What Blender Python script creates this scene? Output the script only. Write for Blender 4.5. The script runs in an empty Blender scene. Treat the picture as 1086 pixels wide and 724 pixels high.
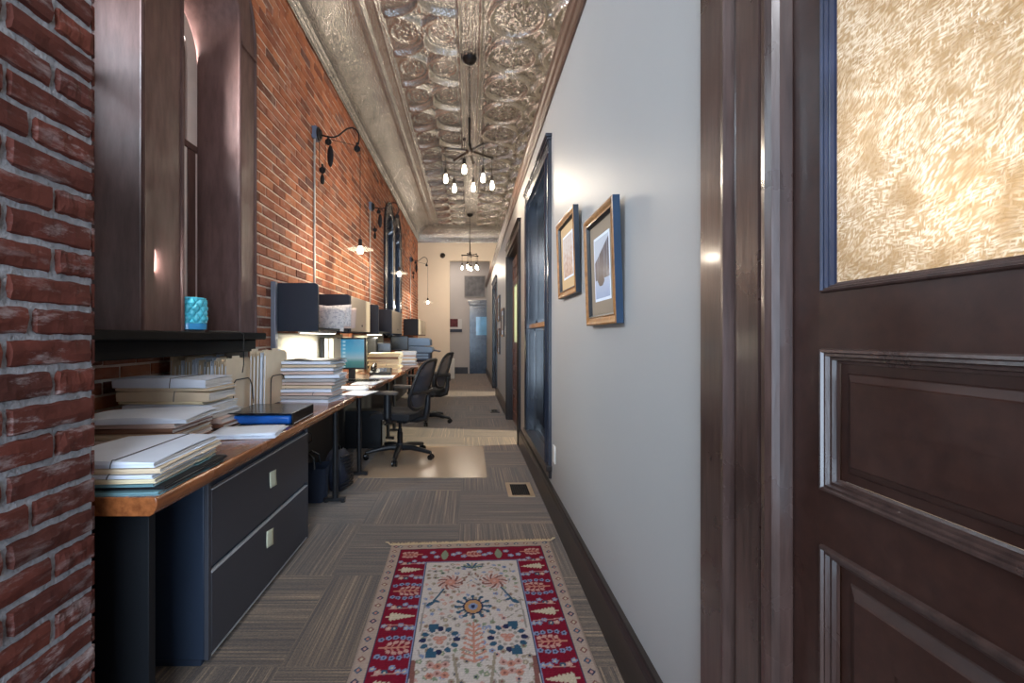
import bpy, bmesh, math, random
import numpy as np
from mathutils import Vector, Matrix, Euler

random.seed(7)
PI = math.pi
S = bpy.context.scene
COL = S.collection

# ------------------------------------------------------------------ camera
F = 475.0                      # focal length in pixels of the 1086 x 724 frame
CZ = 1.25
cam = bpy.data.cameras.new('camera')
cam.sensor_width = 36.0
cam.lens = F / 1086.0 * 36.0
cam.shift_x = 45.0 / 1086.0
cam.shift_y = -4.5 / 1086.0
cam.clip_start = 0.02
camo = bpy.data.objects.new('camera', cam)
camo.location = (0, 0, CZ)
camo.rotation_euler = (PI / 2, 0, 0)
COL.objects.link(camo)
S.camera = camo

# ------------------------------------------------------------------ world, exposure
S.view_settings.view_transform = 'Standard'
S.view_settings.look = 'None'
S.view_settings.gamma = 1.0
S.view_settings.use_curve_mapping = False
S.view_settings.exposure = 0.42
W = bpy.data.worlds.new('world')
S.world = W
W.use_nodes = True
bg = W.node_tree.nodes['Background']
bg.inputs[0].default_value = (0.80, 0.90, 1.0, 1)
bg.inputs[1].default_value = 1.2


def light(name, kind, loc, energy, color=(1, 1, 1), rot=(0, 0, 0), size=0.1, size_y=None, parent=None, spot=None, spread=None):
    l = bpy.data.lights.new(name, kind)
    l.energy = energy
    l.color = color
    if kind == 'AREA':
        l.size = size
        if size_y:
            l.shape = 'RECTANGLE'
            l.size_y = size_y
        if spread:
            l.spread = spread
    else:
        l.shadow_soft_size = size
    if spot:
        l.spot_size = spot
        l.spot_blend = 0.25
    o = bpy.data.objects.new(name, l)
    COL.objects.link(o)
    o.location = loc
    o.rotation_euler = rot
    if parent:
        o.parent = parent
    return o


WARM = (1.0, 0.86, 0.70)
DAY = (0.74, 0.86, 1.0)
# daylight at the windows and at an opening assumed behind the camera
light('assumed_front_daylight', 'AREA', (-0.18, -1.75, 1.60), 95, (0.60, 0.78, 1.0), (PI / 2, 0, 0), 1.5, 3.0)  # assumed and unseen: bluish fill from behind the camera for wall, papers and floor
for yy, e1, e2 in ((1.714, 16, 72), (2.56, 170, 90)):
    light('daylight_near_window', 'AREA', (-1.93, yy - 0.20, 2.45), e1, (1.0, 0.95, 0.92), Vector((0.45, 0.89, -0.05)).to_track_quat('-Z', 'Z').to_euler(), 0.26, 2.1)
    light('daylight_near_window', 'AREA', (-2.05, yy, 2.6), e2, (0.74, 0.87, 1.0), Vector((0.80, 0.0, -0.60)).to_track_quat('-Z', 'Z').to_euler(), 0.5, 1.6)
for yy in (8.257, 9.103):
    light('daylight_far_window', 'AREA', (-1.90, yy, 2.2), 14, (0.8, 0.9, 1.0), (0, -PI / 2, 0), 1.9, 0.52)
# added fill, then unseen lamps assumed in the side and end rooms (their light comes through doors, glass and over the top)
light('fill_behind_camera', 'POINT', (-0.25, -0.7, 3.0), 60, (0.92, 0.95, 1.0), size=0.25)  # added unseen behind the camera to brighten folders, floor and pier
light('assumed_side_room_lamp', 'AREA', (2.0, 2.0, 3.6), 40, (1.0, 0.93, 0.82), (0, 0, 0), 1.6, 4.0)
light('assumed_side_room_lamp', 'AREA', (2.0, 8.0, 3.6), 40, (1.0, 0.93, 0.82), (0, 0, 0), 1.6, 5.0)
light('assumed_side_room_spot', 'SPOT', (3.05, 5.62, 2.5), 620, (1.0, 0.93, 0.66), (0, math.radians(55), 0), 0.05, spot=math.radians(80))
light('assumed_side_room_spot', 'SPOT', (3.05, 10.0, 2.5), 560, (1.0, 0.93, 0.70), (0, math.radians(55), 0), 0.05, spot=math.radians(80))
light('assumed_end_room_lamp', 'AREA', (-0.6, 14.2, 3.9), 26, (1.0, 0.9, 0.8), (0, 0, 0), 1.5, 1.5)


# ------------------------------------------------------------------ helpers
def srgb(r, g, b):
    def f(c):
        c /= 255.0
        return c / 12.92 if c <= 0.04045 else ((c + 0.055) / 1.055) ** 2.4
    return (f(r), f(g), f(b))


def mat(name, color, rough=0.5, metal=0.0, spec=0.5, bump=0.0, bscale=60.0, vary=0.0, vscale=6.0, coat=0.0, stretch=(1, 1, 1), emit=None, estr=0.0, alpha=1.0):
    m = bpy.data.materials.new(name)
    m.use_nodes = True
    nt = m.node_tree
    b = nt.nodes['Principled BSDF']
    b.inputs['Base Color'].default_value = (*color, 1)
    b.inputs['Roughness'].default_value = rough
    b.inputs['Metallic'].default_value = metal
    b.inputs['Specular IOR Level'].default_value = spec
    b.inputs['Coat Weight'].default_value = coat
    b.inputs['Coat Roughness'].default_value = 0.15
    b.inputs['Alpha'].default_value = alpha
    if emit:
        b.inputs['Emission Color'].default_value = (*emit, 1)
        b.inputs['Emission Strength'].default_value = estr
    tc = nt.nodes.new('ShaderNodeTexCoord')
    mp = nt.nodes.new('ShaderNodeMapping')
    mp.inputs['Scale'].default_value = stretch
    nt.links.new(tc.outputs['Object'], mp.inputs['Vector'])
    if vary > 0:
        n = nt.nodes.new('ShaderNodeTexNoise')
        n.inputs['Scale'].default_value = vscale
        n.inputs['Detail'].default_value = 5
        nt.links.new(mp.outputs[0], n.inputs['Vector'])
        r = nt.nodes.new('ShaderNodeValToRGB')
        r.color_ramp.elements[0].position = 0.3
        r.color_ramp.elements[1].position = 0.72
        r.color_ramp.elements[0].color = (*[c * (1 - vary) for c in color], 1)
        r.color_ramp.elements[1].color = (*[min(1, c * (1 + vary)) for c in color], 1)
        nt.links.new(n.outputs['Fac'], r.inputs[0])
        nt.links.new(r.outputs[0], b.inputs['Base Color'])
    if bump > 0:
        n = nt.nodes.new('ShaderNodeTexNoise')
        n.inputs['Scale'].default_value = bscale
        n.inputs['Detail'].default_value = 4
        nt.links.new(mp.outputs[0], n.inputs['Vector'])
        bp = nt.nodes.new('ShaderNodeBump')
        bp.inputs['Strength'].default_value = bump
        bp.inputs['Distance'].default_value = 0.004
        nt.links.new(n.outputs['Fac'], bp.inputs['Height'])
        nt.links.new(bp.outputs[0], b.inputs['Normal'])
    return m


class MB:
    """collects geometry for ONE mesh object"""

    def __init__(self):
        self.v, self.f, self.m = [], [], []

    def add(self, vs, fs, mi=0, M=None):
        o = len(self.v)
        if M is not None:
            vs = [M @ Vector(p) for p in vs]
        self.v += [tuple(p) for p in vs]
        for q in fs:
            self.f.append(tuple(i + o for i in q))
            self.m.append(mi)
        return self

    def box(self, x0, x1, y0, y1, z0, z1, mi=0, M=None):
        vs = [(x0, y0, z0), (x1, y0, z0), (x1, y1, z0), (x0, y1, z0), (x0, y0, z1), (x1, y0, z1), (x1, y1, z1), (x0, y1, z1)]
        fs = [(0, 3, 2, 1), (4, 5, 6, 7), (0, 1, 5, 4), (1, 2, 6, 5), (2, 3, 7, 6), (3, 0, 4, 7)]
        return self.add(vs, fs, mi, M)

    def tube(self, path, r, n=10, mi=0, closed=False, M=None):
        P = [Vector(p) for p in path]
        L = len(P)
        rs = r if isinstance(r, (list, tuple)) else [r] * L
        vs, fs = [], []
        up = None
        for i in range(L):
            if closed:
                t = P[(i + 1) % L] - P[i - 1]
            else:
                t = P[min(i + 1, L - 1)] - P[max(i - 1, 0)]
            t.normalize()
            if up is None:
                a = Vector((0, 0, 1)) if abs(t.z) < 0.9 else Vector((1, 0, 0))
                up = (a - t * a.dot(t)).normalized()
            else:
                up = (up - t * up.dot(t))
                up = up.normalized() if up.length > 1e-6 else Vector((1, 0, 0))
            s = t.cross(up)
            for k in range(n):
                a = 2 * PI * k / n
                vs.append(P[i] + (up * math.cos(a) + s * math.sin(a)) * rs[i])
        R = L if closed else L - 1
        for i in range(R):
            j = (i + 1) % L
            for k in range(n):
                k2 = (k + 1) % n
                fs.append((i * n + k, i * n + k2, j * n + k2, j * n + k))
        if not closed:
            fs.append(tuple(range(n - 1, -1, -1)))
            fs.append(tuple((L - 1) * n + k for k in range(n)))
        return self.add(vs, fs, mi, M)

    def cyl(self, p0, p1, r0, r1=None, n=16, mi=0, M=None):
        return self.tube([p0, p1], [r0, r0 if r1 is None else r1], n, mi, False, M)

    def lathe(self, prof, c=(0, 0, 0), n=24, mi=0, M=None):
        vs, fs = [], []
        L = len(prof)
        for (r, z) in prof:
            for k in range(n):
                a = 2 * PI * k / n
                vs.append((c[0] + r * math.cos(a), c[1] + r * math.sin(a), c[2] + z))
        for i in range(L - 1):
            for k in range(n):
                k2 = (k + 1) % n
                fs.append((i * n + k, i * n + k2, (i + 1) * n + k2, (i + 1) * n + k))
        fs.append(tuple(range(n - 1, -1, -1)))
        fs.append(tuple((L - 1) * n + k for k in range(n)))
        return self.add(vs, fs, mi, M)

    def ball(self, c, r, mi=0, n=14, sz=1.0, M=None):
        m = max(6, n // 2)
        prof = [(max(1e-4, r * math.sin(PI * i / m)), -r * sz * math.cos(PI * i / m)) for i in range(m + 1)]
        return self.lathe(prof, c, n, mi, M)

    def prism(self, poly, axis, a, b, mi=0, M=None):
        """poly = 2D points; axis 'x': (y,z), 'y': (x,z), 'z': (x,y)"""
        def p3(p, t):
            return {'x': (t, p[0], p[1]), 'y': (p[0], t, p[1]), 'z': (p[0], p[1], t)}[axis]
        n = len(poly)
        vs = [p3(p, a) for p in poly] + [p3(p, b) for p in poly]
        fs = [tuple(range(n - 1, -1, -1)), tuple(range(n, 2 * n))]
        for i in range(n):
            j = (i + 1) % n
            fs.append((i, j, n + j, n + i))
        return self.add(vs, fs, mi, M)

    def grid(self, fn, nu, nv, mi=0, M=None):
        vs = [fn(i / nu, j / nv) for i in range(nu + 1) for j in range(nv + 1)]
        fs = []
        for i in range(nu):
            for j in range(nv):
                a = i * (nv + 1) + j
                fs.append((a, a + nv + 1, a + nv + 2, a + 1))
        return self.add(vs, fs, mi, M)

    def build(self, name, mats, parent=None, bevel=0.0, smooth=True, seg=2, angle=0.7, world=False, fix=True):
        me = bpy.data.meshes.new(name)
        vs = self.v
        if world and parent is not None:
            R = parent.matrix_basis.inverted() if parent.parent is None else (parent.parent.matrix_basis @ parent.matrix_basis).inverted()
            vs = [R @ Vector(p) for p in vs]
        me.from_pydata([tuple(p) for p in vs], [], self.f)
        if not isinstance(mats, (list, tuple)):
            mats = [mats]
        for m in mats:
            me.materials.append(m)
        if len(mats) > 1:
            me.polygons.foreach_set('material_index', self.m)
        if fix:
            bm = bmesh.new()
            bm.from_mesh(me)
            bmesh.ops.recalc_face_normals(bm, faces=bm.faces)
            bm.to_mesh(me)
            bm.free()
        if smooth:
            me.shade_smooth()
            me.set_sharp_from_angle(angle=angle)
        o = bpy.data.objects.new(name, me)
        COL.objects.link(o)
        if parent is not None:
            o.parent = parent
        if bevel > 0:
            md = o.modifiers.new('bevel', 'BEVEL')
            md.width = bevel
            md.segments = seg
            md.limit_method = 'ANGLE'
            md.angle_limit = 0.6
        return o


def tag(o, label=None, cat=None, group=None, kind=None):
    if label:
        o['label'] = label
    if cat:
        o['category'] = cat
    if group:
        o['group'] = group
    if kind:
        o['kind'] = kind
    return o


def thing(name, label, cat, loc=(0, 0, 0), rz=0.0, group=None, kind=None):
    o = bpy.data.objects.new(name, None)
    o.empty_display_size = 0.05
    COL.objects.link(o)
    o.location = loc
    o.rotation_euler = (0, 0, rz)
    o.matrix_basis = Matrix.Translation(Vector(loc)) @ Matrix.Rotation(rz, 4, 'Z')
    return tag(o, label, cat, group, kind)


def struct(o):
    o['kind'] = 'structure'
    return o


def copy_tree(o, parent=None):
    c = o.copy()
    COL.objects.link(c)
    if parent is not None:
        c.parent = parent
    for ch in [x for x in bpy.data.objects if x.parent == o]:
        copy_tree(ch, c)
    return c


def rotz(a, c=(0, 0, 0)):
    c = Vector(c)
    return Matrix.Translation(c) @ Matrix.Rotation(a, 4, 'Z') @ Matrix.Translation(-c)


# ------------------------------------------------------------------ materials
def nd(nt, t, **kw):
    n = nt.nodes.new(t)
    for k, v in kw.items():
        setattr(n, k, v)
    return n


def mix_rgb(nt, a, b, fac, mode='MIX'):
    n = nt.nodes.new('ShaderNodeMix')
    n.data_type = 'RGBA'
    n.blend_type = mode
    for sock, val in ((n.inputs[6], a), (n.inputs[7], b), (n.inputs[0], fac)):
        if isinstance(val, bpy.types.NodeSocket):
            nt.links.new(val, sock)
        elif isinstance(val, (int, float)):
            sock.default_value = val
        else:
            sock.default_value = (*val, 1)
    return n.outputs[2]


def noise(nt, vec, scale, detail=4, rough=0.55):
    n = nt.nodes.new('ShaderNodeTexNoise')
    n.inputs['Scale'].default_value = scale
    n.inputs['Detail'].default_value = detail
    n.inputs['Roughness'].default_value = rough
    if vec is not None:
        nt.links.new(vec, n.inputs['Vector'])
    return n.outputs['Fac']


def ramp(nt, fac, stops):
    r = nt.nodes.new('ShaderNodeValToRGB')
    e = r.color_ramp.elements
    while len(e) > 1:
        e.remove(e[0])
    e[0].position = stops[0][0]
    e[0].color = (*stops[0][1], 1)
    for p, c in stops[1:]:
        x = e.new(p)
        x.color = (*c, 1)
    nt.links.new(fac, r.inputs[0])
    return r.outputs[0]


def math_node(nt, op, a, b=None):
    n = nt.nodes.new('ShaderNodeMath')
    n.operation = op
    for s, v in zip(n.inputs, (a, b)):
        if v is None:
            continue
        if isinstance(v, (int, float)):
            s.default_value = v
        else:
            nt.links.new(v, s)
    return n.outputs[0]


def base(name):
    m = bpy.data.materials.new(name)
    m.use_nodes = True
    nt = m.node_tree
    b = nt.nodes['Principled BSDF']
    tc = nt.nodes.new('ShaderNodeTexCoord')
    return m, nt, b, tc.outputs['Object']


def brick_material(name, cols, haze, haze_col):
    m, nt, b, co = base(name)
    g = nt.nodes.new('ShaderNodeNewGeometry')
    c = ramp(nt, g.outputs['Random Per Island'], cols)
    n1 = noise(nt, co, 9, 5)
    c = mix_rgb(nt, c, (0.5, 0.5, 0.5), 0.0)
    dark = ramp(nt, n1, [(0.3, (0.72, 0.70, 0.70)), (0.7, (1.15, 1.12, 1.1))])
    c = mix_rgb(nt, c, dark, 1.0, 'MULTIPLY')
    mps = nt.nodes.new('ShaderNodeMapping')
    mps.inputs['Scale'].default_value = (1, 0.45, 1.5)
    nt.links.new(co, mps.inputs[0])
    n2 = noise(nt, mps.outputs[0], 16, 9, 0.72)
    n3 = noise(nt, co, 2.2, 3)
    hz = math_node(nt, 'MULTIPLY', ramp(nt, n2, [(0.52, (0, 0, 0)), (0.72, (1, 1, 1))]), ramp(nt, n3, [(0.42, (0.25, 0.25, 0.25)), (0.65, (1, 1, 1))]))
    hz = math_node(nt, 'MULTIPLY', hz, haze)
    c = mix_rgb(nt, c, haze_col, hz)
    nt.links.new(c, b.inputs['Base Color'])
    b.inputs['Roughness'].default_value = 0.85
    b.inputs['Specular IOR Level'].default_value = 0.25
    bp = nt.nodes.new('ShaderNodeBump')
    bp.inputs['Strength'].default_value = 0.6
    bp.inputs['Distance'].default_value = 0.004
    nt.links.new(noise(nt, co, 55, 6, 0.65), bp.inputs['Height'])
    nt.links.new(bp.outputs[0], b.inputs['Normal'])
    return m


M_brick = brick_material('brick_orange', [(0.0, srgb(112, 74, 62)), (0.18, srgb(150, 94, 74)), (0.45, srgb(178, 112, 80)), (0.7, srgb(160, 102, 80)), (0.86, srgb(192, 128, 94)), (1.0, srgb(128, 94, 86))], 0.6, srgb(206, 188, 174))
M_brick_pier = brick_material('brick_red_pierlight', [(0.0, srgb(68, 34, 27)), (0.3, srgb(90, 43, 33)), (0.6, srgb(78, 38, 31)), (1.0, srgb(100, 50, 38))], 0.8, srgb(186, 178, 176))  # wall's brick, slightly redder; cooler light at the pier painted in
M_mortar = mat('mortar', srgb(208, 190, 174), 0.95, bump=0.8, bscale=90, vary=0.18, vscale=14)
M_mortar_pier = mat('mortar_pierlight', srgb(138, 136, 138), 0.95, bump=1.0, bscale=110, vary=0.3, vscale=34)  # wall's mortar with the pier's cooler light put into the colour

M_wall = mat('wall_paint_grey', srgb(160, 158, 156), 0.45, spec=0.4, bump=0.05, bscale=220, vary=0.02, vscale=2)
M_cream = mat('wall_paint_cream', srgb(240, 226, 206), 0.6, spec=0.3, bump=0.05, bscale=220, vary=0.02, vscale=2)
M_endwall = mat('wall_paint_taupe', srgb(190, 182, 178), 0.6, spec=0.3, vary=0.03, vscale=2)
M_trimdark = mat('dark_brown_trim', srgb(36, 28, 27), 0.32, spec=0.5, bump=0.12, bscale=40, vary=0.25, vscale=9, stretch=(1, 0.15, 1))
M_crown = mat('brown_crown', srgb(84, 60, 48), 0.32, bump=0.1, bscale=50, vary=0.2, vscale=8, stretch=(1, 0.1, 1))


def wood_material(name, c0, c1, rough, coat, stretch, scale=9, bump=0.08, spec=0.5, speck=0.0):
    m, nt, b, co = base(name)
    mp = nt.nodes.new('ShaderNodeMapping')
    mp.inputs['Scale'].default_value = stretch
    nt.links.new(co, mp.inputs['Vector'])
    n1 = noise(nt, mp.outputs[0], scale, 8, 0.62)
    n2 = noise(nt, co, 2.5, 3)
    c = ramp(nt, n1, [(0.28, c0), (0.72, c1)])
    c = mix_rgb(nt, c, ramp(nt, n2, [(0.3, (0.78, 0.78, 0.78)), (0.7, (1.2, 1.2, 1.2))]), 1.0, 'MULTIPLY')
    if speck > 0:
        n3 = noise(nt, co, 70, 2)
        c = mix_rgb(nt, c, srgb(170, 150, 140), math_node(nt, 'MULTIPLY', ramp(nt, n3, [(0.78, (0, 0, 0)), (0.8, (1, 1, 1))]), speck))
    nt.links.new(c, b.inputs['Base Color'])
    rr = ramp(nt, noise(nt, co, 5, 5), [(0.3, (rough * 0.75,) * 3), (0.7, (min(1, rough * 1.35),) * 3)])
    nt.links.new(rr, b.inputs['Roughness'])
    b.inputs['Specular IOR Level'].default_value = spec
    b.inputs['Coat Weight'].default_value = coat
    b.inputs['Coat Roughness'].default_value = 0.12
    bp = nt.nodes.new('ShaderNodeBump')
    bp.inputs['Strength'].default_value = bump
    bp.inputs['Distance'].default_value = 0.003
    nt.links.new(n1, bp.inputs['Height'])
    nt.links.new(bp.outputs[0], b.inputs['Normal'])
    return m


M_door = wood_material('door_dark_wood', srgb(44, 25, 20), srgb(60, 36, 29), 0.36, 0.1, (1, 7, 7), 6, 0.10, 0.5)
M_doorcase = wood_material('casing_dark_wood', srgb(46, 33, 30), srgb(78, 58, 52), 0.3, 0.3, (9, 9, 0.7), 7, 0.2, 0.6, 0.35)
M_winwood = wood_material('window_brown_paint', srgb(84, 60, 56), srgb(112, 84, 79), 0.55, 0.0, (5, 5, 1), 5, 0.12, 0.35)
M_sash = mat('sash_white_paint', srgb(236, 224, 220), 0.5, bump=0.1, bscale=60, vary=0.08)
M_sill = mat('sill_black_stone', srgb(15, 14, 15), 0.7, spec=0.15, bump=0.15, bscale=70, vary=0.3, vscale=12)
M_desk = wood_material('desk_varnished_wood', srgb(112, 62, 34), srgb(168, 100, 56), 0.24, 0.5, (9, 0.5, 9), 5, 0.05, 0.5)
M_brownleaf = wood_material('leaf_brown_wood', srgb(86, 52, 38), srgb(120, 74, 52), 0.35, 0.3, (9, 9, 0.8), 5, 0.1)
M_trim_bluelit = wood_material('casing_blue_reflection', srgb(22, 28, 40), srgb(36, 46, 62), 0.2, 0.5, (6, 6, 0.6), 5, 0.1, 0.8)  # dark brown trim; the blue daylight it reflects is put into the colour
M_door_bluelit = wood_material('door_blue_reflection', srgb(24, 40, 62), srgb(38, 58, 86), 0.25, 0.4, (5, 5, 0.8), 5, 0.06)  # blue reflected by the door, painted as its base colour
M_blackmetal = mat('black_powder_metal', srgb(34, 36, 42), 0.5, spec=0.5, bump=0.1, bscale=200)
M_blackgloss2 = mat('black_laminate', srgb(16, 18, 22), 0.6, spec=0.25)
M_file = mat('file_cabinet_charcoal', srgb(60, 60, 66), 0.5, spec=0.4, bump=0.12, bscale=350)
M_fileside = mat('file_cabinet_side', srgb(38, 48, 64), 0.5, spec=0.4, bump=0.12, bscale=350)
M_trackmetal = mat('drawer_edge_metal', srgb(188, 188, 190), 0.4, 0.2)
M_blackplastic = mat('black_plastic', srgb(30, 31, 35), 0.42, spec=0.5, bump=0.05, bscale=200)
M_blackgloss = mat('black_gloss_plastic', srgb(20, 21, 24), 0.16, spec=0.6)
M_fabric = mat('black_fabric', srgb(42, 43, 47), 0.9, bump=0.5, bscale=400)
M_mesh = mat('chair_mesh', srgb(66, 70, 82), 0.7, alpha=0.86)
M_navy = mat('navy_panel', srgb(34, 38, 50), 0.5, spec=0.4, bump=0.05, bscale=300)
M_tan = mat('tan_laminate', srgb(190, 176, 160), 0.5, bump=0.03, bscale=200)
M_tack = mat('cream_tackboard', srgb(228, 224, 206), 0.85, bump=0.3, bscale=300)
M_greypost = mat('grey_post', srgb(128, 132, 144), 0.45, 0.3)
M_white = mat('white_plastic', srgb(226, 224, 218), 0.4, bump=0.02)
M_paper = mat('white_paper', srgb(232, 238, 248), 0.8, vary=0.03, vscale=20)
M_paperedge = mat('paper_edges', srgb(222, 218, 214), 0.9, bump=0.8, bscale=160, stretch=(0.3, 0.3, 9), vary=0.1, vscale=60)
FOLD = {
    'manila': mat('manila_card', srgb(226, 204, 174), 0.75, vary=0.06, vscale=8),
    'white': mat('white_card', srgb(228, 234, 246), 0.7, vary=0.04, vscale=8),  # faint blue of the daylight mixed into neutral white card
    'pink': mat('pinkish_card', srgb(216, 190, 178), 0.75, vary=0.06, vscale=8),
    'buff': mat('buff_card', srgb(238, 222, 186), 0.75, vary=0.05, vscale=8),
    'teal': mat('teal_card', srgb(112, 150, 158), 0.6, vary=0.05),
    'blue': mat('dark_blue_card', srgb(40, 60, 92), 0.5, vary=0.05),
    'black': mat('black_card', srgb(34, 32, 34), 0.5, vary=0.05),
    'brown': mat('brown_card', srgb(132, 92, 72), 0.7, vary=0.08),
    'grey': mat('grey_card', srgb(186, 180, 178), 0.7, vary=0.05),
}
M_band = mat('rubber_band', srgb(96, 92, 96), 0.7)
M_iron = mat('black_iron', srgb(34, 32, 34), 0.45, 0.5, bump=0.15, bscale=80)
M_conduit = mat('galvanised_conduit', srgb(182, 178, 174), 0.4, 0.5, vary=0.1, vscale=20)
M_boxblue = mat('grey_blue_box', srgb(112, 124, 146), 0.5, 0.2)
M_bulb = mat('bulb_glow', srgb(255, 236, 205), 0.4, emit=(1.0, 0.84, 0.62), estr=28)
M_shade = mat('shade_glass', srgb(110, 106, 100), 0.12, spec=0.6, alpha=0.28)
M_brass = mat('dark_bronze', srgb(70, 64, 60), 0.3, 0.85, vary=0.15)
M_gold = wood_material('gilt_wood_frame', srgb(120, 76, 36), srgb(178, 124, 68), 0.35, 0.2, (6, 6, 6), 6, 0.15)
M_frame_bluelit = mat('frame_side_blue_reflection', srgb(4, 44, 74), 0.4, spec=0.5, vary=0.15, vscale=8)  # blue daylight reflected in the dark frame side, painted as its colour
M_framedark = mat('frame_dark_side', srgb(14, 30, 46), 0.4, spec=0.5, vary=0.15, vscale=8)  # the same blue reflection, darker, put into this frame's side colour
M_matboard = mat('taupe_mat', srgb(150, 132, 112), 0.8)
M_tanmat = mat('tan_mat', srgb(206, 174, 130), 0.8)
M_vent = mat('brass_grille', srgb(186, 164, 138), 0.45, 0.4)
M_ventdark = mat('vent_dark', srgb(26, 26, 30), 0.8)
M_note = mat('pale_green_note', srgb(206, 210, 186), 0.8)
M_silver = mat('silver_grille', srgb(128, 130, 136), 0.4, 0.6)
M_printer = mat('blue_grey_plastic', srgb(140, 166, 196), 0.4, spec=0.5)
M_printerdark = mat('dark_blue_plastic', srgb(50, 66, 92), 0.4, spec=0.5)
M_fringe = mat('rug_fringe', srgb(202, 176, 140), 0.95, bump=0.6, bscale=120)


def tin_material():
    m, nt, b, co = base('pressed_tin')
    n1 = noise(nt, co, 3, 4)
    c = ramp(nt, n1, [(0.3, srgb(172, 170, 168)), (0.7, srgb(202, 200, 197))])
    nt.links.new(c, b.inputs['Base Color'])
    b.inputs['Metallic'].default_value = 0.85
    b.inputs['Roughness'].default_value = 0.27
    v = nt.nodes.new('ShaderNodeTexVoronoi')
    v.inputs['Scale'].default_value = 62
    nt.links.new(co, v.inputs['Vector'])
    bp = nt.nodes.new('ShaderNodeBump')
    bp.inputs['Strength'].default_value = 0.7
    bp.inputs['Distance'].default_value = 0.008
    nt.links.new(v.outputs['Distance'], bp.inputs['Height'])
    nt.links.new(bp.outputs[0], b.inputs['Normal'])
    return m


M_tin = tin_material()


def carpet_material():
    m, nt, b, co = base('carpet_tiles')
    sp = nt.nodes.new('ShaderNodeSeparateXYZ')
    nt.links.new(co, sp.inputs[0])
    T = 0.651
    u = math_node(nt, 'DIVIDE', math_node(nt, 'ADD', sp.outputs[0], 0.72 + 20 * T), T)
    v = math_node(nt, 'DIVIDE', math_node(nt, 'ADD', sp.outputs[1], -1.70 + 20 * T), T)
    iu = math_node(nt, 'FLOOR', u)
    iv = math_node(nt, 'FLOOR', v)
    par = math_node(nt, 'MODULO', math_node(nt, 'ADD', iu, iv), 2.0)
    fu = math_node(nt, 'FRACT', u)
    fv = math_node(nt, 'FRACT', v)
    # stripe coordinate: along x for even tiles, along y for odd tiles
    mixn = nt.nodes.new('ShaderNodeMix')
    mixn.data_type = 'FLOAT'
    nt.links.new(par, mixn.inputs[0])
    nt.links.new(fu, mixn.inputs[2])
    nt.links.new(fv, mixn.inputs[3])
    s = mixn.outputs[0]
    mixl = nt.nodes.new('ShaderNodeMix')
    mixl.data_type = 'FLOAT'
    nt.links.new(par, mixl.inputs[0])
    nt.links.new(fv, mixl.inputs[2])
    nt.links.new(fu, mixl.inputs[3])
    along = mixl.outputs[0]
    seed = math_node(nt, 'ADD', math_node(nt, 'MULTIPLY', iu, 3.7), math_node(nt, 'MULTIPLY', iv, 9.1))
    cb = nt.nodes.new('ShaderNodeCombineXYZ')
    nt.links.new(math_node(nt, 'MULTIPLY', s, 58.0), cb.inputs[0])
    nt.links.new(math_node(nt, 'MULTIPLY', along, 0.5), cb.inputs[1])
    nt.links.new(seed, cb.inputs[2])
    n1 = noise(nt, cb.outputs[0], 1.0, 3, 0.8)
    cb2 = nt.nodes.new('ShaderNodeCombineXYZ')
    nt.links.new(math_node(nt, 'MULTIPLY', s, 130.0), cb2.inputs[0])
    nt.links.new(math_node(nt, 'MULTIPLY', along, 70.0), cb2.inputs[1])
    nt.links.new(seed, cb2.inputs[2])
    n2 = noise(nt, cb2.outputs[0], 1.0, 2, 0.6)
    c = ramp(nt, n1, [(0.30, srgb(64, 50, 40)), (0.46, srgb(88, 70, 55)), (0.56, srgb(112, 91, 71)), (0.66, srgb(158, 131, 102))])
    sh = ramp(nt, n2, [(0.3, (0.50, 0.50, 0.50)), (0.7, (1.25, 1.25, 1.25))])
    c = mix_rgb(nt, c, sh, 0.85, 'MULTIPLY')
    cb3 = nt.nodes.new('ShaderNodeCombineXYZ')
    nt.links.new(seed, cb3.inputs[0])
    wn = nt.nodes.new('ShaderNodeTexWhiteNoise')
    nt.links.new(cb3.outputs[0], wn.inputs[0])
    c = mix_rgb(nt, c, ramp(nt, wn.outputs[0], [(0, (0.86, 0.86, 0.88)), (1, (1.12, 1.10, 1.06))]), 1.0, 'MULTIPLY')
    nt.links.new(c, b.inputs['Base Color'])
    b.inputs['Roughness'].default_value = 0.9
    b.inputs['Specular IOR Level'].default_value = 0.3
    b.inputs['Sheen Weight'].default_value = 0.35
    bp = nt.nodes.new('ShaderNodeBump')
    bp.inputs['Strength'].default_value = 0.5
    bp.inputs['Distance'].default_value = 0.003
    nt.links.new(n2, bp.inputs['Height'])
    nt.links.new(bp.outputs[0], b.inputs['Normal'])
    return m


M_carpet = carpet_material()


def glass_clear(tint=(0.93, 0.96, 0.97)):
    m = bpy.data.materials.new('window_glass')
    m.use_nodes = True
    nt = m.node_tree
    nt.nodes.remove(nt.nodes['Principled BSDF'])
    tr = nt.nodes.new('ShaderNodeBsdfTransparent')
    tr.inputs[0].default_value = (*tint, 1)
    gl = nt.nodes.new('ShaderNodeBsdfGlossy')
    gl.inputs['Roughness'].default_value = 0.03
    fr = nt.nodes.new('ShaderNodeFresnel')
    fr.inputs['IOR'].default_value = 1.45
    mx = nt.nodes.new('ShaderNodeMixShader')
    nt.links.new(fr.outputs[0], mx.inputs[0])
    nt.links.new(tr.outputs[0], mx.inputs[1])
    nt.links.new(gl.outputs[0], mx.inputs[2])
    nt.links.new(mx.outputs[0], nt.nodes['Material Output'].inputs[0])
    return m


M_glass = glass_clear()
M_glassblue = glass_clear((0.30, 0.42, 0.60))  # tint stands in for the blue light this pane reflects


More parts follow.
